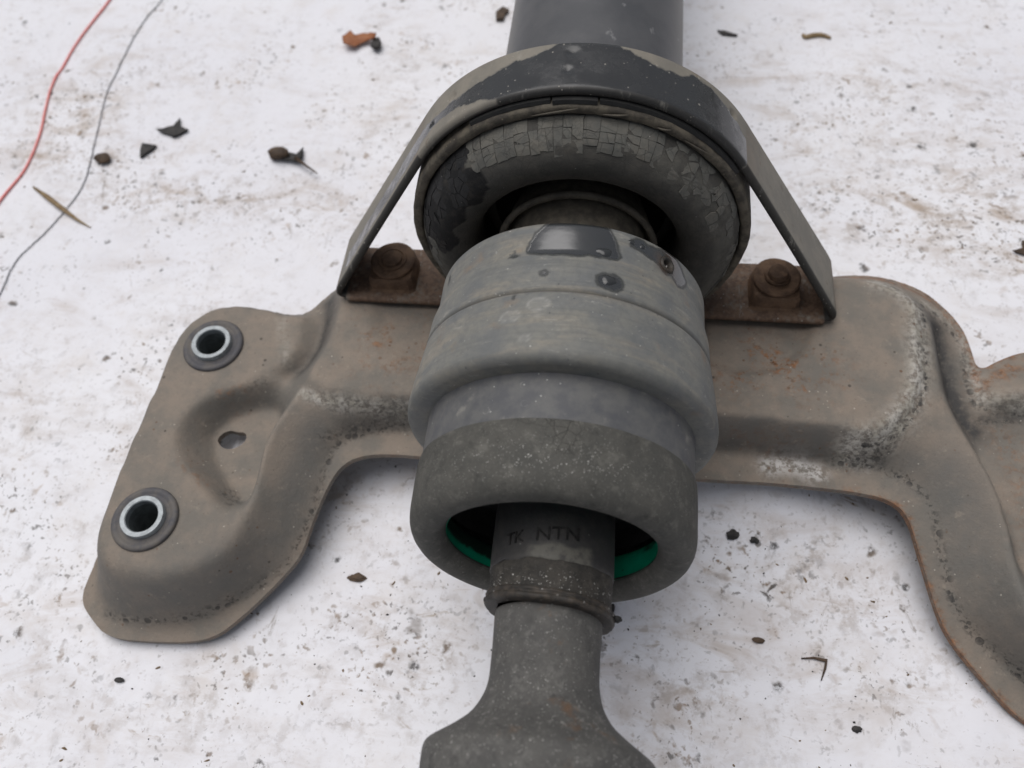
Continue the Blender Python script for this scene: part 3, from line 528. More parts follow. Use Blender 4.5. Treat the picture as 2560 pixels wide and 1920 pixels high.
# ------------------------------------------------------------------ centre bearing support: strap, shell, cracked rubber, bolts
sup = thing('bearing_support', 'centre bearing support with oily wet steel strap arched over a cracked rubber ring', 'bearing support', (0, .8, -ZG))
def build_strap():
    R = 5.86; cxn, czn = 9.3, -3.7; th = .26
    tang = rad(-21.7) + math.acos(R / math.hypot(cxn, czn))
    # path of the outer face, right foot -> right arm -> arch -> left arm -> left foot
    P = []; tag = []
    foot = [(4.1, -3.98), (cxn - .75, -3.98)]
    for x in np.linspace(4.1, cxn - .55, 30): P.append((x, -3.97)); tag.append(('f', 1, (x - 4.1) / (cxn - 4.65)))
    arm0 = np.array([cxn, czn]); t0 = np.array([R * math.cos(tang), R * math.sin(tang)]); dv = (t0 - arm0) / np.linalg.norm(t0 - arm0)
    c0 = np.array([cxn - .55, -3.97]); c1 = arm0 + np.array([.12, -.22]); c2 = arm0 + dv * .45
    for t in np.linspace(0, 1, 12)[1:]:
        b = (1 - t) ** 2 * c0 + 2 * t * (1 - t) * c1 + t ** 2 * c2; P.append(tuple(b)); tag.append(('c', 1, t))
    for t in np.linspace(0, 1, 60)[1:]: P.append(tuple(c2 + (t0 - c2) * t)); tag.append(('a', 1, 1 - t))
    for a in np.linspace(tang, np.pi - tang, 150)[1:-1]: P.append((R * math.cos(a), R * math.sin(a))); tag.append(('r', 0, math.degrees(a)))
    n = len(P); half = [i for i, t in enumerate(tag) if t[1] == 1]
    for i in half[::-1]: P.append((-P[i][0], P[i][1])); tag.append((tag[i][0], -1, tag[i][2]))
    P = np.array(P); m = len(P)
    T = np.gradient(P, axis=0); T /= np.linalg.norm(T, axis=1)[:, None]; Nn = np.stack([T[:, 1], -T[:, 0]], 1)   # outward (away from the ring)
    # cross-section (offset outward, y): rounded near edge
    ys = np.concatenate([[0, .02, .07, .14], np.linspace(.24, 1.9, 18), [1.97, 2.0]]) / 2.0
    sec = [(-th, 1.0), (-th, .5), (-th, .06), (-th + .05, 0.01)]
    outer = [(-.11, 0.0), (-.05, .012), (-.015, .04)] + [(0, y) for y in np.linspace(.075, .97, 22)] + [(-.05, 1.0)]
    S = outer + [(-th, 1.0), (-th, .6), (-th, .2), (-th, .03), (-th + .06, 0.0)]
    k = len(S); V = np.zeros((m, k, 3)); wet = np.full((m, k), -1.); rust = np.zeros((m, k)); dark = np.zeros((m, k))
    near_c = np.array([(28, .08), (33, .02), (40, -.05), (90, -.05), (110, -.02), (118, .14), (128, .28), (137, .3), (143, .25), (150, .2)])
    far_c = np.array([(28, .25), (33, .55), (40, .72), (50, .86), (57, .93), (62, .74), (66, .72), (72, .8), (78, .93), (84, 1.1), (95, 1.1), (99, .88), (103, .78), (110, .74), (118, .6), (128, .52), (137, .5), (143, .55), (150, .58)])
    for i in range(m):
        kind, s, q = tag[i]
        y0 = {'f': -.25, 'c': -.1, 'a': .22 - .32 * q ** 2, 'r': .22}[kind]; y1 = {'f': 2.25, 'c': 2.42, 'a': 2.2 + .25 * q, 'r': 2.18}[kind]
        if kind == 'f': # foot plate narrows a little towards the ring
            y0 += .0; 
        for j, (o, yy) in enumerate(S):
            oo = o if kind in 'ra' else o
            V[i, j] = (P[i, 0] + Nn[i, 0] * oo, y0 + (y1 - y0) * yy, P[i, 1] + Nn[i, 1] * oo)
            if kind == 'r':
                lo = np.interp(q, near_c[:, 0], near_c[:, 1]); hi = np.interp(q, far_c[:, 0], far_c[:, 1])
                wet[i, j] = min(yy - lo, hi - yy) if o > -.2 else -1
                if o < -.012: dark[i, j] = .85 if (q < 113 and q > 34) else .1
            elif kind == 'a' and s < 0:
                wet[i, j] = min(yy - .16, (.6 - .12 * q) - yy, 1.2 * (.93 - q)) if o > -.2 else -1
            elif kind == 'a' and s > 0:
                wet[i, j] = -.4
            rust[i, j] = {'f': 1., 'c': .7 if o < -.03 else .25, 'a': max(0, 1 - 6 * q) * .3, 'r': 0}[kind]
            if kind in 'ac' and (o <= -.1 or yy < .05): dark[i, j] = .75  # arm edges and inner faces darkened in the colour, as if shaded
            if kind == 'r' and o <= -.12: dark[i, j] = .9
    V = V.reshape(-1, 3)
    # two punched dimples on the arch, two pin holes near the shoulders
    for ang, yy, rr, dp in ((93.4, 1.0, .15, .06), (92.6, 1.75, .2, .06), (131, 1.5, .16, .1), (40.5, 1.7, .17, .12), (140, 1.0, .13, .1)):
        c = np.array([R * math.cos(rad(ang)), yy, R * math.sin(rad(ang))]); d = np.linalg.norm(V - c, axis=1)
        dn = np.array([math.cos(rad(ang)), 0, math.sin(rad(ang))]); V -= dn * (dp * np.clip(1 - (d / rr) ** 2, 0, 1) ** .7)[:, None]
    F = [(i * k + j, (i + 1) * k + j, (i + 1) * k + (j + 1) % k, i * k + (j + 1) % k) for i in range(m - 1) for j in range(k)]
    F += [tuple(range(k))[::-1], tuple((m - 1) * k + q for q in range(k))]
    # refine smoothly
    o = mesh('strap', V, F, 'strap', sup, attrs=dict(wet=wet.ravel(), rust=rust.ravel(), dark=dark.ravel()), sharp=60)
    bm = bmesh.new(); bm.from_mesh(o.data); bmesh.ops.recalc_face_normals(bm, faces=bm.faces); bm.to_mesh(o.data); bm.free()
    # black arcs added to darken the gap under the strap, middle one a raised lug
    for a0, a1 in ((33, 84), (84.6, 97.4), (98, 124)):
        aa = np.linspace(rad(a0), rad(a1), 14); Vv = []; lift_ = .05 if a0 > 84 and a0 < 90 else 0 
        for t in aa:
            w_ = .5 + .5 * math.sin(t * 23)
            for r_, y_ in ((5.6, .3), (5.6, .14 - lift_), (5.49, .1 - lift_), (5.44, .3)): Vv.append((r_ * math.cos(t), y_ - .0, r_ * math.sin(t)))
        Ff = [(i * 4 + j, i * 4 + (j + 1) % 4, (i + 1) * 4 + (j + 1) % 4, (i + 1) * 4 + j) for i in range(13) for j in range(4)] + [(3, 2, 1, 0), tuple(52 + q for q in range(4))]
        mesh('gap_filler', Vv, Ff, 'black', o, smooth=False)
build_strap()
V, F, pr = revolve([(5.5, 2.0), (5.5, .6), (5.49, .12), (5.45, .03), (5.4, -.02), (5.24, -.02), (5.18, .02), (5.16, .12), (5.16, 1.4), (3.3, 1.6)], 220, .1, smooth=0)
V[:, [0, 2]] *= (1 + .0022 * np.sin(pr[:, 0] * .21 + 1) + .0012 * np.sin(pr[:, 0] * .83))[:, None]
mesh('bearing_shell', V, F, 'shell', sup, sharp=50, label=None)
for a0, a1, s in ((104, 90, 1), (83, 75, 1), (56, 46, 1), (66, 61, .6)):          # dried sealant curls on the shell rim
    aa = np.linspace(rad(a0), rad(a1), 16)
    pts = [(5.33 * math.cos(t) + .0, -.04 - .05 * math.sin(i / 15 * 3.14), (5.28 + .14 * (i / 15 - .2)) * math.sin(t) + .02) for i, t in enumerate(aa)]
    mesh('sealant_curl', *tubepath(pts, [.01 + .018 * math.sin(i / 15 * 3.14) for i in range(16)], 6), 'flinger', sup)

RP = chaikin([(5.15, .6), (5.14, .12), (5.06, -.2), (4.93, -.48), (4.7, -.76), (4.3, -1.0), (3.9, -1.0), (3.5, -.82), (3.27, -.52), (3.18, -.1), (3.17, .5), (3.3, 1.4)], 2)
V, F, pr = revolve(RP, 260, .09, smooth=0)
jit = np.array([fbm(v, 1.4, 3) for v in V]) * .025 + np.array([fbm(v, 5., 2) for v in V]) * .008
V[:, [0, 2]] *= (1 + jit / 4.5)[:, None]; V[:, 1] -= jit * .5
av = ((pr[:, 0] + 90) % 360) - 90; ring_v = np.repeat(np.arange(len(V) // 260), 260) / (len(V) // 260 - 1)
front = pr[:, 1] < .3
band = np.clip((pr[:, 2] - 4.25) / .25, 0, 1) * np.clip((5.02 - pr[:, 2]) / .08, 0, 1) * np.clip((pr[:, 1] * -1 + .0) / .2, 0, 1) * np.where((av > 62) & (av < 130), .12, .8)
wetb = ((av > 129 + 3 * np.sin(pr[:, 1] * 9)) & (av < 177) & (pr[:, 2] > 3.95 + .12 * np.sin(av * .4)) & front).astype(float)
cush = mesh('rubber_cushion', V, F, 'rubber', sup, attrs=dict(band=band * (1 - wetb), wet=wetb))
# loose skin of cracked rubber, one object per flake
Lp = np.concatenate([[0], np.cumsum(np.hypot(*np.diff(RP, axis=0).T))])
def rp_at(v):
    r = np.interp(v, Lp, RP[:, 0]); y = np.interp(v, Lp, RP[:, 1]); e = 1e-2
    dr = np.interp(v + e, Lp, RP[:, 0]) - np.interp(v - e, Lp, RP[:, 0]); dy = np.interp(v + e, Lp, RP[:, 1]) - np.interp(v - e, Lp, RP[:, 1]); L = math.hypot(dr, dy) + 1e-9
    return r, y, -dy / L, dr / L           # point and outward normal (r, y)
def clip(poly, nx_, ny_, d):
    out = []
    for a, b in zip(poly, poly[1:] + poly[:1]):
        da = a[0] * nx_ + a[1] * ny_ - d; db = b[0] * nx_ + b[1] * ny_ - d
        if da <= 0: out.append(a)
        if da * db < 0: t = da / (da - db); out.append((a[0] + (b[0] - a[0]) * t, a[1] + (b[1] - a[1]) * t))
    return out
def build_flakes():
    RS = 4.8; seeds = []; a = -58.
    while a < 236:
        top = 62 < a < 128; p = .43 if top else .36
        v = .7 + random.uniform(-.12, .1)
        while v < 2.35:
            j = .025 if top else .11
            seeds.append((rad(a) * RS + random.uniform(-j, j), v + random.uniform(-.07, .07))); v += (.46 if top else .36) * random.uniform(.7, 1.35)
            if random.random() < (.3 if top else .1): seeds.append((rad(a) * RS + random.choice((-.17, .17)), v - .22 + random.uniform(-.1, .1)))
        a += math.degrees(p * random.uniform(.7, 1.3) / RS)
    S = np.array(seeds); count = 0
    def warp(u, v):
        return (u + .05 * fbm((u * 2.6, v * 2.6, 1.3), 1, 3), v + .06 * fbm((u * 2.6, v * 2.6, 7.7), 1, 3))
    for i, s in enumerate(S):
        ang = math.degrees(s[0] / RS); top = 62 < ang < 128
        lim = (1.6 + .1 * math.sin(ang * .19) + .09 * math.sin(ang * .53)) if top else (1.95 + .2 * math.sin(ang * .23) if 128 <= ang < 178 else 1.72 + .25 * math.sin(ang * .3))
        if top or s[1] > lim: continue
        keep = .98 if top else (.86 if 128 <= ang < 180 else (.45 if ang < 62 and s[1] > 1.25 else .8))
        if ang < 12: keep *= .85
        if random.random() > keep or count >= 290: continue
        d = np.hypot(*(S - s).T); nb = np.argsort(d)[1:18]
        poly = [(s[0] - .6, s[1] - .6), (s[0] + .6, s[1] - .6), (s[0] + .6, s[1] + .6), (s[0] - .6, s[1] + .6)]
        for q in nb:
            dx, dy = S[q] - s; L = math.hypot(dx, dy); nx_, ny_ = dx / L, dy / L; mx, my = (S[q] + s) / 2
            gv = abs(math.sin(mx * 37.1 + my * 91.7)) ** 2.2                   # each crack has its own width
            poly = clip(poly, nx_, ny_, mx * nx_ + my * ny_ - (.001 + (.019 if top else .026) * gv))
            if len(poly) < 3: break
        if len(poly) < 3: continue
        poly = clip(poly, 0, -1, -.58 + .05 * math.sin(ang * .7)); poly = clip(poly, 0, 1, lim + .1)
        if len(poly) < 3: continue
        rag = []
        for p, q in zip(poly, poly[1:] + poly[:1]):
            L = math.hypot(q[0] - p[0], q[1] - p[1])
            if L < .02: continue
            n = max(1, min(3, int(L / .1)))
            for k in range(n):
                t = k / n; rag.append(warp(p[0] + (q[0] - p[0]) * t, p[1] + (q[1] - p[1]) * t))
        if len(rag) < 3: continue
        th = random.uniform(.008, .02); lift = random.uniform(.0, .01) if top else random.choice((0, 0, .01, .035))
        la = random.uniform(0, 6.28); wetp = 129 + 4 * math.sin(s[1] * 9) < ang < 177 + 3 * math.sin(s[1] * 7)
        cxx = sum(p[0] for p in rag) / len(rag); cyy = sum(p[1] for p in rag) / len(rag)
        def pt(u, v, h):
            r, y, nr, ny2 = rp_at(v); r += nr * h; y += ny2 * h; an = u / RS; return (r * math.cos(an), y, r * math.sin(an))
        Vv = []; n = len(rag); low = max(0, (s[1] - lim + .5) / .5) * .008           # thins out towards the lower limit
        for (u, v) in rag:
            tl = max(0, ((u - cxx) * math.cos(la) + (v - cyy) * math.sin(la)) / .25) * lift
            Vv.append(pt(u, v, max(.004, th - low) + tl))
        for (u, v) in rag: Vv.append(pt(u, v, -.03))
        Vv.append(pt(cxx, cyy, max(.006, th - low) + .006))
        Ff = [(j, (j + 1) % n, 2 * n) for j in range(n)] + [(j, n + j, n + (j + 1) % n, (j + 1) % n) for j in range(n)]
        mesh('rubber_flake', Vv, Ff, 'wetflake' if wetp else ('flake', 'flake', 'flake_grey')[random.randrange(3)], cush, smooth=False); count += 1
    # top of the ring: upright, roughly rectangular plates between long cracks
    def plate(poly, th):
        rag = []
        for p, q in zip(poly, poly[1:] + poly[:1]):
            L = math.hypot(q[0] - p[0], q[1] - p[1]); n = max(1, min(3, int(L / .12)))
            for k in range(n):
                t = k / n; a_, b_ = p[0] + (q[0] - p[0]) * t, p[1] + (q[1] - p[1]) * t
                a_ += .03 * fbm((a_ * 4, b_ * 4, 1.3), 1, 3); b_ += .035 * fbm((a_ * 4, b_ * 4, 7.7), 1, 3); rag.append((a_, b_))
        cx = sum(p[0] for p in rag) / len(rag); cy = sum(p[1] for p in rag) / len(rag); n = len(rag)
        def pt(u, v, h):
            r, y, nr, ny2 = rp_at(v); r += nr * h; y += ny2 * h; an = u / RS; return (r * math.cos(an), y, r * math.sin(an))
        tl = random.uniform(-.012, .012); tu = random.uniform(-.02, .02)
        Vv = [pt(u, v, max(.004, th + (u - cx) * tl * 3 + (v - cy) * tu)) for u, v in rag] + [pt(u, v, -.03) for u, v in rag] + [pt(cx, cy, th + .004)]
        mesh('rubber_flake', Vv, [(j, (j + 1) % n, 2 * n) for j in range(n)] + [(j, n + j, n + (j + 1) % n, (j + 1) % n) for j in range(n)], ('flake', 'flake', 'flake_grey')[random.randrange(3)], cush, smooth=False)
    u = rad(61) * RS; end = rad(129) * RS; g = lambda: random.choice((.003, .006, .006, .012))
    while u < end:
        wd = random.uniform(.24, .46); sk = random.uniform(-.03, .03)
        row = .97 + .05 * math.sin(u * 2.1); bot = 1.56 + .08 * math.sin(u * 1.7) + random.uniform(-.12, .12); top_ = .54 + random.uniform(-.02, .05)
        v = [top_, row, bot]
        if random.random() < .6: v.insert(2, row + (bot - row) * random.uniform(.4, .65))
        for a_, b_ in zip(v[:-1], v[1:]):
            if a_ == top_ and random.random() < .07: continue
            e = g(); x0_, x1_ = u + e + sk * (a_ - row), u + wd - g() + sk * (a_ - row); ea, eb = g(), g()
            P4 = [(x0_, a_ + ea), (x1_, a_ + ea + random.uniform(-.01, .01)), (x1_ + sk * (b_ - a_), b_ - eb), (x0_ + sk * (b_ - a_), b_ - eb + random.uniform(-.02, .02))]
            q = random.random()
            if q < .2 and wd > .3:          # split on the slant
                m1 = ((P4[0][0] * .45 + P4[1][0] * .55), P4[0][1]); m2 = ((P4[3][0] * .65 + P4[2][0] * .35), P4[3][1])
                plate([P4[0], (m1[0] - .005, m1[1]), (m2[0] - .005, m2[1]), P4[3]], random.uniform(.012, .026)); plate([(m1[0] + .005, m1[1]), P4[1], P4[2], (m2[0] + .005, m2[1])], random.uniform(.012, .026)); count += 2
            elif q < .32:
                k = random.uniform(.3, .5); plate([P4[0], P4[1], (P4[2][0], P4[2][1] - k * (b_ - a_)), (P4[3][0] * .5 + P4[2][0] * .5, P4[2][1]), P4[3]], random.uniform(.012, .026)); count += 1
            else: plate(P4, random.uniform(.01, .026)); count += 1
        u += wd
    print('flakes', count)
build_flakes()

def build_bolt(sx):
    cx, cy = 7.08 * sx, .95; zp = -3.72
    cx = 7.05 * sx
    # raised seat: straight front, half-round back
    prof = []
    hw = .84
    for t in np.linspace(0, np.pi, 15): prof.append((cx + hw * math.cos(t), cy + .35 + hw * math.sin(t)))
    prof += [(cx - hw, cy + .1), (cx - hw, cy - .62), (cx - hw + .15, cy - .75), (cx + hw - .15, cy - .75), (cx + hw, cy - .62), (cx + hw, cy + .1)]
    n = len(prof); cc = np.mean(prof, 0)
    lev = [(1.08, zp), (1.01, zp + .1), (.98, zp + .48), (.93, zp + .58), (.6, zp + .61)]
    V = [(cc[0] + (p[0] - cc[0]) * s, cc[1] + (p[1] - cc[1]) * s, z) for s, z in lev for p in prof]; V.append((cc[0], cc[1], zp + .61))
    F = [(l * n + j, l * n + (j + 1) % n, (l + 1) * n + (j + 1) % n, (l + 1) * n + j) for l in range(4) for j in range(n)]
    F += [(4 * n + j, 4 * n + (j + 1) % n, 5 * n) for j in range(n)]
    seat = mesh('bolt_seat', V, F, 'bolt', sup, sharp=35)
    a = np.linspace(0, 2 * np.pi, 36, endpoint=False)
    def turned(name, prof2, parent, tilt=0.):
        V = [(cx + r * math.cos(t), cy + .16 + r * math.sin(t), zp + z - .23) for r, z in prof2 for t in a]; k = len(prof2)
        F = [(l * 36 + j, l * 36 + (j + 1) % 36, (l + 1) * 36 + (j + 1) % 36, (l + 1) * 36 + j) for l in range(k - 1) for j in range(36)]
        return mesh(name, V, F, 'bolt', parent, sharp=32)
    turned('washer', [(.8, .8), (.84, .86), (.84, .96), (.78, 1.0), (.5, .985), (.2, .985)], seat)
    if sx > 0: turned('stud', [(.45, .97), (.45, 1.06), (.42, 1.1), (.36, 1.1), (.34, 1.14), (.34, 1.28), (.31, 1.31), (.0, 1.31)], seat)
    else: turned('stud', [(.55, .97), (.53, 1.03), (.46, 1.05), (.42, 1.02), (.38, 1.03), (.36, 1.1), (.3, 1.12), (.0, 1.12)], seat)
build_bolt(1); build_bolt(-1)

# ------------------------------------------------------------------ the propeller shaft
sh = thing('propeller_shaft', 'grey propeller shaft with stepped joint housing and necked end running through the bearing', 'drive shaft', (0, -6, -ZG))
V, F, pr = revolve([(2.9, 1.35), (3.2, 1.38), (3.34, 1.5), (3.34, 3), (3.34, 12), (3.34, 25), (3.34, 42), (2.0, 42.2)], 128, .5, smooth=0)
dust = np.clip((np.abs(((pr[:, 0] - 90 + 180) % 360) - 180) - 52) / 30, 0, 1)
mesh('tube', V, F, 'tube', sh, attrs=dict(dust=dust), sharp=45)
V, F, pr = revolve([(2.0, 1.4), (2.35, .3), (2.46, -.2), (2.6, -.38), (2.58, -.5), (2.42, -.55), (2.36, -.45), (2.3, -.1), (2.2, -.05), (2.15, -1.2), (2.15, -2.9)], 128, .1, smooth=1)
mesh('dust_flinger', V, F, 'flinger', sh)
# joint housing
prof = [(2.1, -2.82), (3.4, -2.86), (3.92, -2.88), (4.0, -2.91), (4.035, -2.98), (4.04, -3.2), (4.045, -3.9), (4.09, -4.15), (4.17, -4.5), (4.2, -5.1), (4.215, -5.24), (4.185, -5.27), (4.165, -5.32), (4.185, -5.36), (4.22, -5.39), (4.25, -5.6), (4.33, -6.3), (4.385, -6.9), (4.4, -7.18), (4.385, -7.34), (4.32, -7.46), (4.2, -7.52), (3.85, -7.53), (3.72, -7.52)]
V, F, pr = revolve(prof, 400, .085, smooth=0)
ang, yy = pr[:, 0], pr[:, 1]
Q = np.stack([np.radians(((ang + 90) % 360) - 90) * 4.1, yy], 1)
def A(d): return rad(d) * 4.1
wet = np.full(len(V), -1.)
pud = [(106.6, -3.87), (105.5, -3.5), (103.6, -3.2), (98, -2.8), (85, -2.8), (75, -2.8), (71.5, -3.29), (69.2, -3.85), (70.8, -4.02), (78.4, -4.07), (82, -4.04), (86, -4.13), (93, -4.1), (97, -4.12), (100.8, -4.07), (104, -4.02)]
for poly in (pud, [(67.5, -3.18), (64, -2.98), (61.1, -2.96), (58, -3.05), (54, -3.0), (48, -2.85), (43.4, -2.85), (40, -3.1), (35.0, -3.47), (38, -3.8), (42.2, -3.94), (46, -3.7), (49.2, -3.81), (54, -3.6), (58.2, -3.53), (62, -3.42), (66, -3.4)]):
    wet = np.maximum(wet, sdf(Q, np.array([(A(a), y) for a, y in poly])))
for a, y, r1, r2 in ((110.5, -3.98, .2, .07), (110.8, -3.79, .06, .05), (97.6, -4.74, .15, .12), (74.6, -4.83, .36, .3), (72.5, -4.85, .28, .33), (150.7, -3.46, .1, .22), (107.4, -5.5, .04, .13)):
    e = np.hypot((Q[:, 0] - A(a)) / r1, (Q[:, 1] - y) / r2); wet = np.maximum(wet, np.where(e < 3, (1 - e) * min(r1, r2), -1))
pale = np.zeros(len(V))
for a, y, r in ((98.1, -5.79, .24), (107.3, -6.15, .22), (101, -6.9, .12)):
    e = np.hypot((Q[:, 0] - A(a)) / (r * 1.1), (Q[:, 1] - y) / (r * .85)); pale = np.maximum(pale, np.exp(-((e - 1) / .12) ** 2) + .35 * (e < 1))
e = np.hypot(Q[:, 0] - A(48.5), (Q[:, 1] + 3.4)); rust = np.exp(-((e / .38) ** 2)) * 1.1
edge = np.exp(-((yy + 7.4) / .12) ** 2) * (.6 + .4 * np.sin(np.radians(ang)))
dent = np.clip(1 - e / .17, 0, 1) ** .5 * .3
rr = np.hypot(V[:, 0], V[:, 2]); V[:, [0, 2]] *= (1 - dent / rr)[:, None]
e2 = np.hypot((Q[:, 0] - A(150.7)) / .5, Q[:, 1] + 3.46); V[:, [0, 2]] *= (1 - .1 * np.clip(1 - e2 / .12, 0, 1) / rr)[:, None]
hou = mesh('joint_housing', V, F, 'body', sh, attrs=dict(wet=wet, pale=np.clip(pale, 0, 1), rust=np.clip(rust, 0, 1), edge=edge, groove=np.exp(-((yy + 5.315) / .04) ** 2)))
# rolled seat and bead of oil in the vent hole
ca, cy = rad(48.5), -3.4; c = np.array([3.98 * math.cos(ca), cy, 3.98 * math.sin(ca)]); nn = np.array([math.cos(ca), 0, math.sin(ca)]); tt = np.array([-math.sin(ca), 0, math.cos(ca)])
aa = np.linspace(0, 2 * np.pi, 24, endpoint=False); Vv = []
for r_, h_ in ((.26, .02), (.24, .1), (.2, .115), (.16, .09), (.13, -.05), (.11, -.25), (.0, -.25)):
    for t in aa: Vv.append(c + tt * r_ * math.cos(t) + np.array([0, 1, 0]) * r_ * math.sin(t) + nn * h_)
mesh('vent_hole', Vv, [(l * 24 + j, l * 24 + (j + 1) % 24, (l + 1) * 24 + (j + 1) % 24, (l + 1) * 24 + j) for l in range(6) for j in range(24)], 'clamp', sh)
# water lying on the housing: a flat-topped bead inside the big patch and two drops
def drop(name, a0, y0, ra, rb, h, R=4.12):
    Vv = []; N = 20
    for q, hh in ((1., .0), (.8, .55), (.45, .9), (.0, 1.)):
        for t in np.linspace(0, 2 * np.pi, N, endpoint=False):
            wv = 1 + .12 * math.sin(3 * t + a0) ; an = rad(a0) + ra * q * wv * math.cos(t) / R; y = y0 + rb * q * wv * math.sin(t)
            r_ = float(np.interp(-y, [2.9, 3.2, 3.9, 4.15, 4.5, 5.1], [4.0, 4.04, 4.045, 4.09, 4.17, 4.2])) + h * hh; Vv.append((r_ * math.cos(an), y, r_ * math.sin(an)))
    mesh(name, Vv, [(l * N + j, l * N + (j + 1) % N, (l + 1) * N + (j + 1) % N, (l + 1) * N + j) for l in range(3) for j in range(N)], 'drop', sh)
Nd = NT('oily_drop'); MAT['drop'] = Nd.out((.035, .037, .038), .12, spec=.5)
drop('oil_drop', 74.4, -4.8, .2, .17, .05); drop('oil_drop', 76.3, -3.8, .22, .14, .05); drop('oil_drop', 65.5, -3.2, .1, .09, .03); drop('oil_drop', 60.8, -3.22, .09, .09, .03)
# sleeve step
V, F, pr = revolve([(3.9, -7.45), (3.79, -7.5), (3.765, -7.6), (3.765, -8.95), (3.6, -9.0)], 256, .09, smooth=0)
mesh('sleeve_step', V, F, 'sleeve', sh)
# rolled shroud
prof = [(3.72, -8.78), (3.785, -8.79), (3.81, -8.84), (3.825, -9.3), (3.83, -9.9), (3.83, -10.3), (3.79, -10.56), (3.67, -10.79), (3.46, -10.93), (3.2, -10.93), (2.98, -10.83), (2.83, -10.62), (2.81, -10.5), (2.9, -10.44)]
V, F, pr = revolve(prof, 280, .08, smooth=1)
g = np.exp(-((((pr[:, 0] - 88 + 180) % 360) - 180) / 26) ** 2 - ((pr[:, 1] + 10.0) / .55) ** 2) * (pr[:, 2] > 3.5) + .25 * np.exp(-((pr[:, 1] + 10.0) / .8) ** 2) * (V[:, 2] > 1)
wob = np.array([fbm(v, .5, 2) for v in V]) * .03; V[:, [0, 2]] *= (1 + wob / 3.8)[:, None]
wt = np.clip((-8.95 - V[:, 1]) / 1.4, 0, 1); V[:, 1] += .075 * V[:, 2] * wt; TILT = .075
can = mesh('shroud', V, F, 'can', sh, attrs=dict(grain=g))
V, F, pr = revolve([(2.8, -10.56), (2.86, -10.5), (2.9, -10.2), (2.95, -9.85), (3.02, -9.7), (3.3, -9.68)], 160, .08, smooth=1); F = [f for f in F]
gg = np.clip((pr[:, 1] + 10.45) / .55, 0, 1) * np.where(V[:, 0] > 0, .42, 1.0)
V[:, 1] += TILT * V[:, 2]
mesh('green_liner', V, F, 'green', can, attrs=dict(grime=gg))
V, F, pr = revolve([(2.97, -9.72), (3.05, -9.2), (3.05, -8.75), (1.5, -8.7)], 120, .2, smooth=0)
mesh('inner_cap', V, F, 'black', can)
YAW, PIV = .0165, -5.28
kw = dict(yaw=YAW, pivot=PIV)
V, F, pr = revolve([(1.5, -8.6), (1.60, -9.2), (1.615, -10.5), (1.62, -11.44), (1.6, -11.49), (1.5, -11.5)], 128, .08, smooth=0, **kw)
jag = np.where(pr[:, 1] < -11.4, np.array([fbm((a * .05, 0, 3), 1.2, 3) for a in pr[:, 0]]) * .05, 0); V[:, 1] += jag
bb = np.clip((-11.08 - .05 * np.sin(pr[:, 0] * .2) - pr[:, 1]) / .1, 0, 1) * np.clip((pr[:, 0] - 48) / 6, 0, 1) * np.clip((112 - pr[:, 0]) / 8, 0, 1)
boot = mesh('boot', V, F, 'boot', sh, sharp=50, attrs=dict(band=1.3 * bb, wet=0 * bb))
V, F, pr = revolve([(1.4, -11.4), (1.585, -11.45), (1.6, -11.52), (1.59, -12.0), (1.575, -12.25), (1.4, -12.3)], 160, .06, smooth=0, **kw)
wob = np.array([fbm(v, 2.2, 3) for v in V]) * .03; V[:, [0, 2]] *= (1 + wob / 1.6)[:, None]
mesh('boot_cuff', V, F, 'bootlow', sh, attrs=dict(grain=np.clip(np.exp(-((pr[:, 1] + 12.0) / .2) ** 2) * 1.3, 0, 1.3)), sharp=50)
V, F, pr = revolve([(1.4, -12.2), (1.63, -12.22), (1.66, -12.26), (1.65, -12.3), (1.625, -12.33), (1.63, -12.36), (1.67, -12.39), (1.675, -12.46), (1.63, -12.52), (1.35, -12.54)], 160, .05, smooth=0, **kw)
V[:, 1] -= .07 * V[:, 0] - .05 * np.abs(np.sin(np.radians(pr[:, 0]) * 1.5 + .6)); wob = np.array([fbm(v, 3, 3) for v in V]) * .045; V[:, [0, 2]] *= (1 + wob / 1.7)[:, None]
cl = mesh('boot_clamp', V, F, 'clamp', sh, sharp=60)
def lump(c, r, sub=1, sq=(1, 1, 1), j=.25):
    bm = bmesh.new(); bmesh.ops.create_icosphere(bm, subdivisions=sub, radius=r)
    V = [np.array(c) + np.array(v.co) * np.array(sq) * (1 + random.uniform(-j, j)) for v in bm.verts]; F = [tuple(v.index for v in f.verts) for f in bm.faces]; bm.free(); return V, F
mesh('clamp_crimp', *lump((1.83, -12.42, .1), .13, 2, (1.0, .8, .9), .2), 'black', cl)
prof = [(1.3, -12.5), (1.375, -12.5), (1.36, -13.0), (1.345, -13.6), (1.345, -14.0), (1.37, -14.25), (1.43, -14.5), (1.55, -14.75), (1.73, -15.0), (2.0, -15.23), (2.3, -15.43), (2.58, -15.62), (2.68, -15.72), (2.73, -15.86), (2.74, -16.1), (2.76, -17.5), (2.76, -21), (2.3, -21.1), (0.0, -21.1)]
V, F, pr = revolve(prof, 200, .1, smooth=1, **kw)
V[:, [0, 2]] *= (1 + np.array([fbm(v, 1.3, 3) for v in V]) * .012 / 1.4)[:, None]
g = .35 + .5 * np.exp(-((pr[:, 1] + 15.2) / .9) ** 2) * (V[:, 2] > 0); mesh('stub_shaft', V, F, 'shaft', sh, attrs=dict(grain=g))
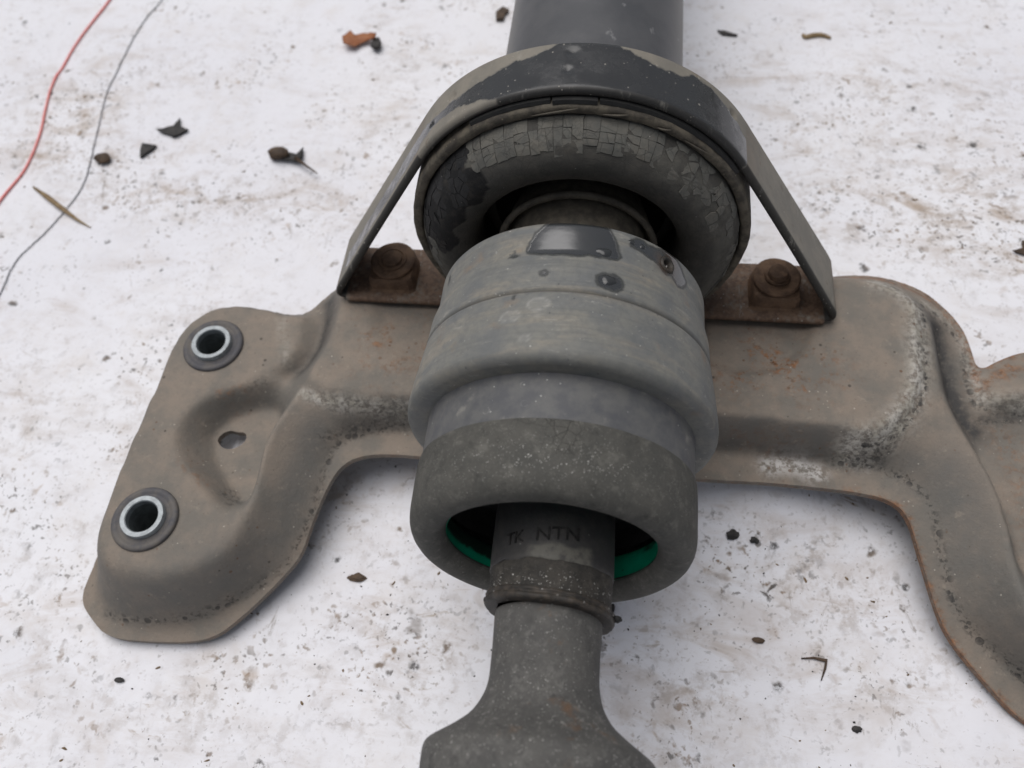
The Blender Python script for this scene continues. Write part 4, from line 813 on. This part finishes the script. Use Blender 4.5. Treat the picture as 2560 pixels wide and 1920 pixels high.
# moulded lettering on the boot
def lettering(txt, a0, a1, y0, hgt, rot=0.):
    cu = bpy.data.curves.new('lettering', 'FONT'); cu.body = txt; cu.size = 1.; cu.extrude = .0; cu.resolution_u = 3
    tmp = bpy.data.objects.new('lettering_tmp', cu); sc.collection.objects.link(tmp); dg = bpy.context.evaluated_depsgraph_get(); dg.update()
    me = bpy.data.meshes.new_from_object(tmp.evaluated_get(dg)); bpy.data.objects.remove(tmp); bpy.data.curves.remove(cu)
    bm = bmesh.new(); bm.from_mesh(me); bmesh.ops.subdivide_edges(bm, edges=bm.edges, cuts=1)
    ex = bmesh.ops.extrude_face_region(bm, geom=bm.faces[:])
    for v in [g for g in ex['geom'] if isinstance(g, bmesh.types.BMVert)]: v.co.z += 1.
    bmesh.ops.recalc_face_normals(bm, faces=bm.faces)
    xs = [v.co.x for v in bm.verts]; x0, x1 = min(xs), max(xs); ysv = [v.co.y for v in bm.verts]; yb, yt = min(ysv), max(ysv)
    V = []
    for v in bm.verts:
        u = (v.co.x - x0) / (x1 - x0); an = rad(a0 + (a1 - a0) * u); y = y0 + (v.co.y - yb) / (yt - yb) * hgt + rot * u; r = 1.58 + .072 * v.co.z
        V.append((r * math.cos(an) - YAW * (y - PIV), y, r * math.sin(an)))
    F = [tuple(q.index for q in f.verts) for f in bm.faces]; bm.free(); bpy.data.meshes.remove(me)
    mesh('lettering', V, F, 'letter', boot, smooth=False)
MAT['letter'] = mat_simple('boot_lettering', (.007, .007, .007), (.028, .027, .026), 5, .6, spec=.2)
lettering('NTN', 103, 65, -11.05, .33, .1); lettering('TK', 134, 115, -11.12, .3, .06)

# ------------------------------------------------------------------ cords and litter on the sheet
gz = -ZG
def litter(name, label, cat, V, F, m, base, group=None, smooth=False):
    V = np.array(V, float); V[:, 2] += np.array([sheet_z(p[0], p[1]) - gz for p in V]) + .02; o = mesh(name, V, F, m, base=(base[0], base[1], gz), smooth=smooth); o['label'] = label; o['category'] = cat
    if group: o['group'] = group
    return o
red = [(-29.0, 26, gz), (-29.13, 22.96, gz), (-29.45, 20.95, gz), (-29.76, 18.36, gz), (-29.64, 16.05, gz), (-29.36, 14.16, gz), (-28.9, 12.1, gz), (-28.62, 9.96, gz), (-28.73, 8.47, gz), (-28.95, 7.27, gz), (-29.6, 4.5, gz), (-30.5, 1, gz)]
P = chaikin(red, 3); P[:, 2] += .05
V, F = tubepath(P, .06, 8); litter('red_cord', 'thin red plastic cord lying in a loose curve near the corner', 'cord', V, F, 'red', (-29, 14), smooth=True)
blk = [(-25.6, 26, gz), (-25.91, 23.0, gz), (-26.33, 21.72, gz), (-26.48, 19.11, gz), (-26.39, 16.62, gz), (-26.17, 14.57, gz), (-25.72, 12.51, gz), (-25.28, 10.24, gz), (-25.17, 8.87, gz), (-25.33, 7.7, gz), (-25.59, 6.78, gz), (-26.11, 5.37, gz), (-26.59, 4.36, gz), (-26.64, 3.55, gz), (-26.51, 2.16, gz), (-27.4, -1, gz)]
P = resample(chaikin(blk, 2), .15); P[:, 2] += .03; P[:, :2] += rng.normal(0, .012, (len(P), 2))
V, F = tubepath(P, [.018 + .012 * abs(math.sin(i * 1.7)) for i in range(len(P))], 6); litter('grey_thread', 'thin fuzzy grey thread winding beside the red cord', 'thread', V, F, 'thread', (-26, 12), smooth=True)
def shard(c, pts, th=.12, curl=.0, rot=0.):
    """a flat irregular scrap with real thickness, optionally cupped"""
    P = np.array(pts, float); R2 = np.array([[math.cos(rot), -math.sin(rot)], [math.sin(rot), math.cos(rot)]]); P = P @ R2.T
    P = resample(np.vstack([P, P[:1]]), .18)[:-1]; n = len(P); P += rng.normal(0, .012, P.shape); m = P.mean(0); V = []
    for q, zt in ((1., 0.), (1., 1.), (.5, 1.), (.0, 1.), (.5, 0.)):
        for p in P:
            pp = m + (p - m) * q; d = np.hypot(*(pp - m)); V.append((c[0] + pp[0], c[1] + pp[1], gz + .02 + th * zt + curl * d * d + (.03 * fbm((pp[0] * 3, pp[1] * 3, c[0]), 1, 2))))
    F = []
    for a, b in ((0, 1), (1, 2), (2, 3), (4, 0)):
        for j in range(n): F.append((a * n + j, a * n + (j + 1) % n, b * n + (j + 1) % n, b * n + j))
    return V, F
def scrap(name, label, cat, c, pts, m, th=.1, curl=0., rot=0., group=None): return litter(name, label, cat, *shard(c, pts, th, curl, rot), m, c, group)
lf = thing('dry_leaf', 'curled orange brown dry leaf with a black tip beside the tube', 'leaf', (-13.0, 19.6, -ZG))
def leafpart(c, pts, m, th, curl): return shard(c, pts, th, curl)
mesh('leaf_blade', *shard((-13.2, 19.6), [(-.75, -.5), (-.95, .1), (-.6, .65), (-.35, .45), (.0, .6), (.5, .55), (.9, .35), (.95, -.1), (.55, .05), (.1, -.15), (-.2, -.55)], .06, .35), 'leaf', lf, smooth=True)
mesh('leaf_tip', *shard((-12.25, 19.35), [(-.25, -.2), (-.2, .3), (.1, .42), (.3, .1), (.25, -.35), (.0, -.4)], .2, .2), 'char', lf)
scrap('rubber_scrap', 'black pointed scrap, the most angular one near the thread', 'scrap', (-21.7, 12.75), [(-.85, -.15), (-.1, .25), (.1, .75), (.25, .2), (.8, -.05), (.15, -.55)], 'char', .12, .08)
scrap('rubber_scrap', 'small black triangular scrap between the pointed scrap and the lump', 'scrap', (-22.7, 11.25), [(-.35, .4), (.45, .3), (.3, -.05), (-.1, -.6), (-.3, -.1)], 'char', .12, .05)
o = litter('dirt_lump', 'dark rounded dirt lump close to the grey thread', 'dirt lump', *lump((-24.67, 10.4, gz + .15), .42, 2, (1, .8, .45), .12), 'darkbrown', (-24.67, 10.4))
tw = thing('withered_bud', 'blackened withered bud with a pointed stalk lying left of the bearing', 'bud', (-15.2, 10.7, -ZG))
mesh('bud', *lump((-15.5, 10.9, gz + .2), .5, 2, (1.15, .7, .55), .16), 'darkbrown', tw)
mesh('bract', *shard((-14.7, 10.85), [(-.6, -.25), (-.3, .25), (.1, .15), (.3, .6), (.4, .0), (.2, -.3)], .1, .1), 'char', tw)
mesh('stalk', *tubepath([(-14.6, 10.7, gz + .15), (-14.1, 10.35, gz + .12), (-13.3, 9.8, gz + .07)], [.11, .07, .03], 6), 'darkbrown', tw, smooth=True)
litter('straw', 'tan dry straw lying across the grey thread', 'straw', *tubepath([(-27.6, 8.35, gz + .03), (-26.6, 7.75, gz + .12), (-25.6, 7.1, gz + .17), (-24.6, 6.5, gz + .1), (-23.8, 6.1, gz + .03)], [.05, .13, .12, .07, .02], 7), 'straw', (-25.7, 7.2), smooth=True)
scrap('seed_husk', 'tiny dark husk at the top edge left of the tube', 'husk', (-5.7, 22.3), [(-.3, -.5), (-.35, .2), (.0, .55), (.35, .3), (.15, -.1), (.1, -.5)], 'darkbrown', .15, .1)
scrap('charred_chip', 'slim black chip right of the tube near the top edge', 'chip', (6.5, 20.95), [(-.6, .25), (-.2, .2), (.5, -.15), (.4, -.25), (-.3, -.1)], 'char', .08)
P = chaikin([(10.3, 21.0, gz), (10.4, 20.7, gz), (10.8, 20.9, gz), (11.3, 20.95, gz), (11.7, 20.7, gz)], 2); P[:, 2] += .05
litter('leaf_curl', 'tan curled leaf strip at the top right of the sheet', 'leaf', *tubepath(P, [.05 + .09 * math.sin(i / (len(P) - 1) * 3.1) for i in range(len(P))], 7), 'straw', (10.9, 20.9), smooth=True)
scrap('brown_leaf', 'dark brown ragged leaf cut by the right edge of the picture', 'leaf', (18.75, 6.85), [(-.75, -.1), (-.3, .1), (-.25, .5), (.3, .4), (.6, .0), (.3, -.35), (-.2, -.3)], 'darkbrown', .06, .15)
litter('soil_crumb', 'largest black soil crumb in the bay right of the shroud', 'soil crumb', *lump((6.0, -7.05, gz + .05), .2, 2, (1.2, .8, .5), .3), 'char', (6.0, -7.05))
litter('soil_crumb', 'black soil crumb just right of the largest one in the bay', 'soil crumb', *lump((6.75, -7.2, gz + .04), .13, 2, (1.2, .8, .5), .3), 'char', (6.75, -7.2))
litter('soil_crumb', 'elongated brown soil crumb in front of the right arm', 'soil crumb', *lump((6.82, -10.6, gz + .03), .15, 2, (1.5, .7, .5), .2), 'darkbrown', (6.82, -10.6))
litter('twig_fork', 'small forked brown twig in front of the right arm', 'twig', *tubepath([(8.2, -11.05, gz + .03), (8.6, -11.0, gz + .05), (9.0, -11.05, gz + .06), (8.95, -11.3, gz + .04), (8.8, -11.7, gz + .02)], [.02, .04, .07, .04, .015], 6), 'darkbrown', (8.9, -11.1), smooth=True)
litter('black_seed', 'black seed lying by the clamp on the necked shaft', 'seed', *lump((1.9, -9.95, gz + .05), .13, 2, (.7, 1.3, .6), .1), 'char', (1.9, -9.95))
litter('soil_crumb', 'black soil crumb nearest the bottom edge right of the shaft', 'soil crumb', *lump((9.8, -13.1, gz + .03), .13, 2, (1.2, .8, .5), .3), 'char', (9.8, -13.1))
litter('black_seed', 'small black seed in front of the left bushing foot', 'seed', *lump((-14.85, -14.0, gz + .03), .12, 2, (1.5, .8, .5), .1), 'char', (-14.85, -14.0))
litter('soil_crumb', 'dark crumbly soil flake between left arm and shaft', 'soil crumb', *lump((-7.3, -9.66, gz + .02), .22, 2, (1.6, .7, .3), .35), 'darkbrown', (-7.3, -9.66))

def crumbs(name, label, m, n, lo, hi, stretch):
    V = []; F = []
    zones = [(-24, 12, 7, 4), (-18, 8.5, 7, 2.5), (15, 9, 5, 4), (9, -9.5, 4, 3), (-7, -8, 2.5, 2.5), (4, -11, 4, 3), (-8, -14, 8, 3)]
    k = 0
    while k < n:
        if random.random() < .55: z_ = random.choice(zones); x, y = random.gauss(z_[0], z_[2]), random.gauss(z_[1], z_[3])
        else: x, y = random.uniform(-38, 24), random.uniform(-20, 27)
        r = lo * (hi / lo) ** (random.random() ** 2.2); a = random.uniform(0, 6.28); st = random.uniform(1, stretch); o = len(V); zz = sheet_z(x, y); q = random.choice((5, 6, 7))
        for i in range(q):
            t = 2 * math.pi * i / q; rr = r * random.uniform(.6, 1.2); px, py = rr * st * math.cos(t), rr * math.sin(t)
            V.append((x + px * math.cos(a) - py * math.sin(a), y + px * math.sin(a) + py * math.cos(a), zz - .06))
        for i in range(q):
            p = V[o + i]; V.append((x + (p[0] - x) * .6, y + (p[1] - y) * .6, zz + random.uniform(.25, .6) * r))
        F += [(o + i, o + (i + 1) % q, o + q + (i + 1) % q, o + q + i) for i in range(q)] + [tuple(o + q + i for i in range(q))]
        k += 1
    ob = mesh(name, V, F, m, smooth=True); ob['kind'] = 'stuff'; ob['label'] = label
crumbs('dark_grit', 'fine dark grit scattered over the white sheet', 'char', 500, .014, .06, 2.0)
crumbs('brown_grit', 'fine brown grit and plant crumbs scattered over the white sheet', 'brown', 600, .014, .07, 3.0)
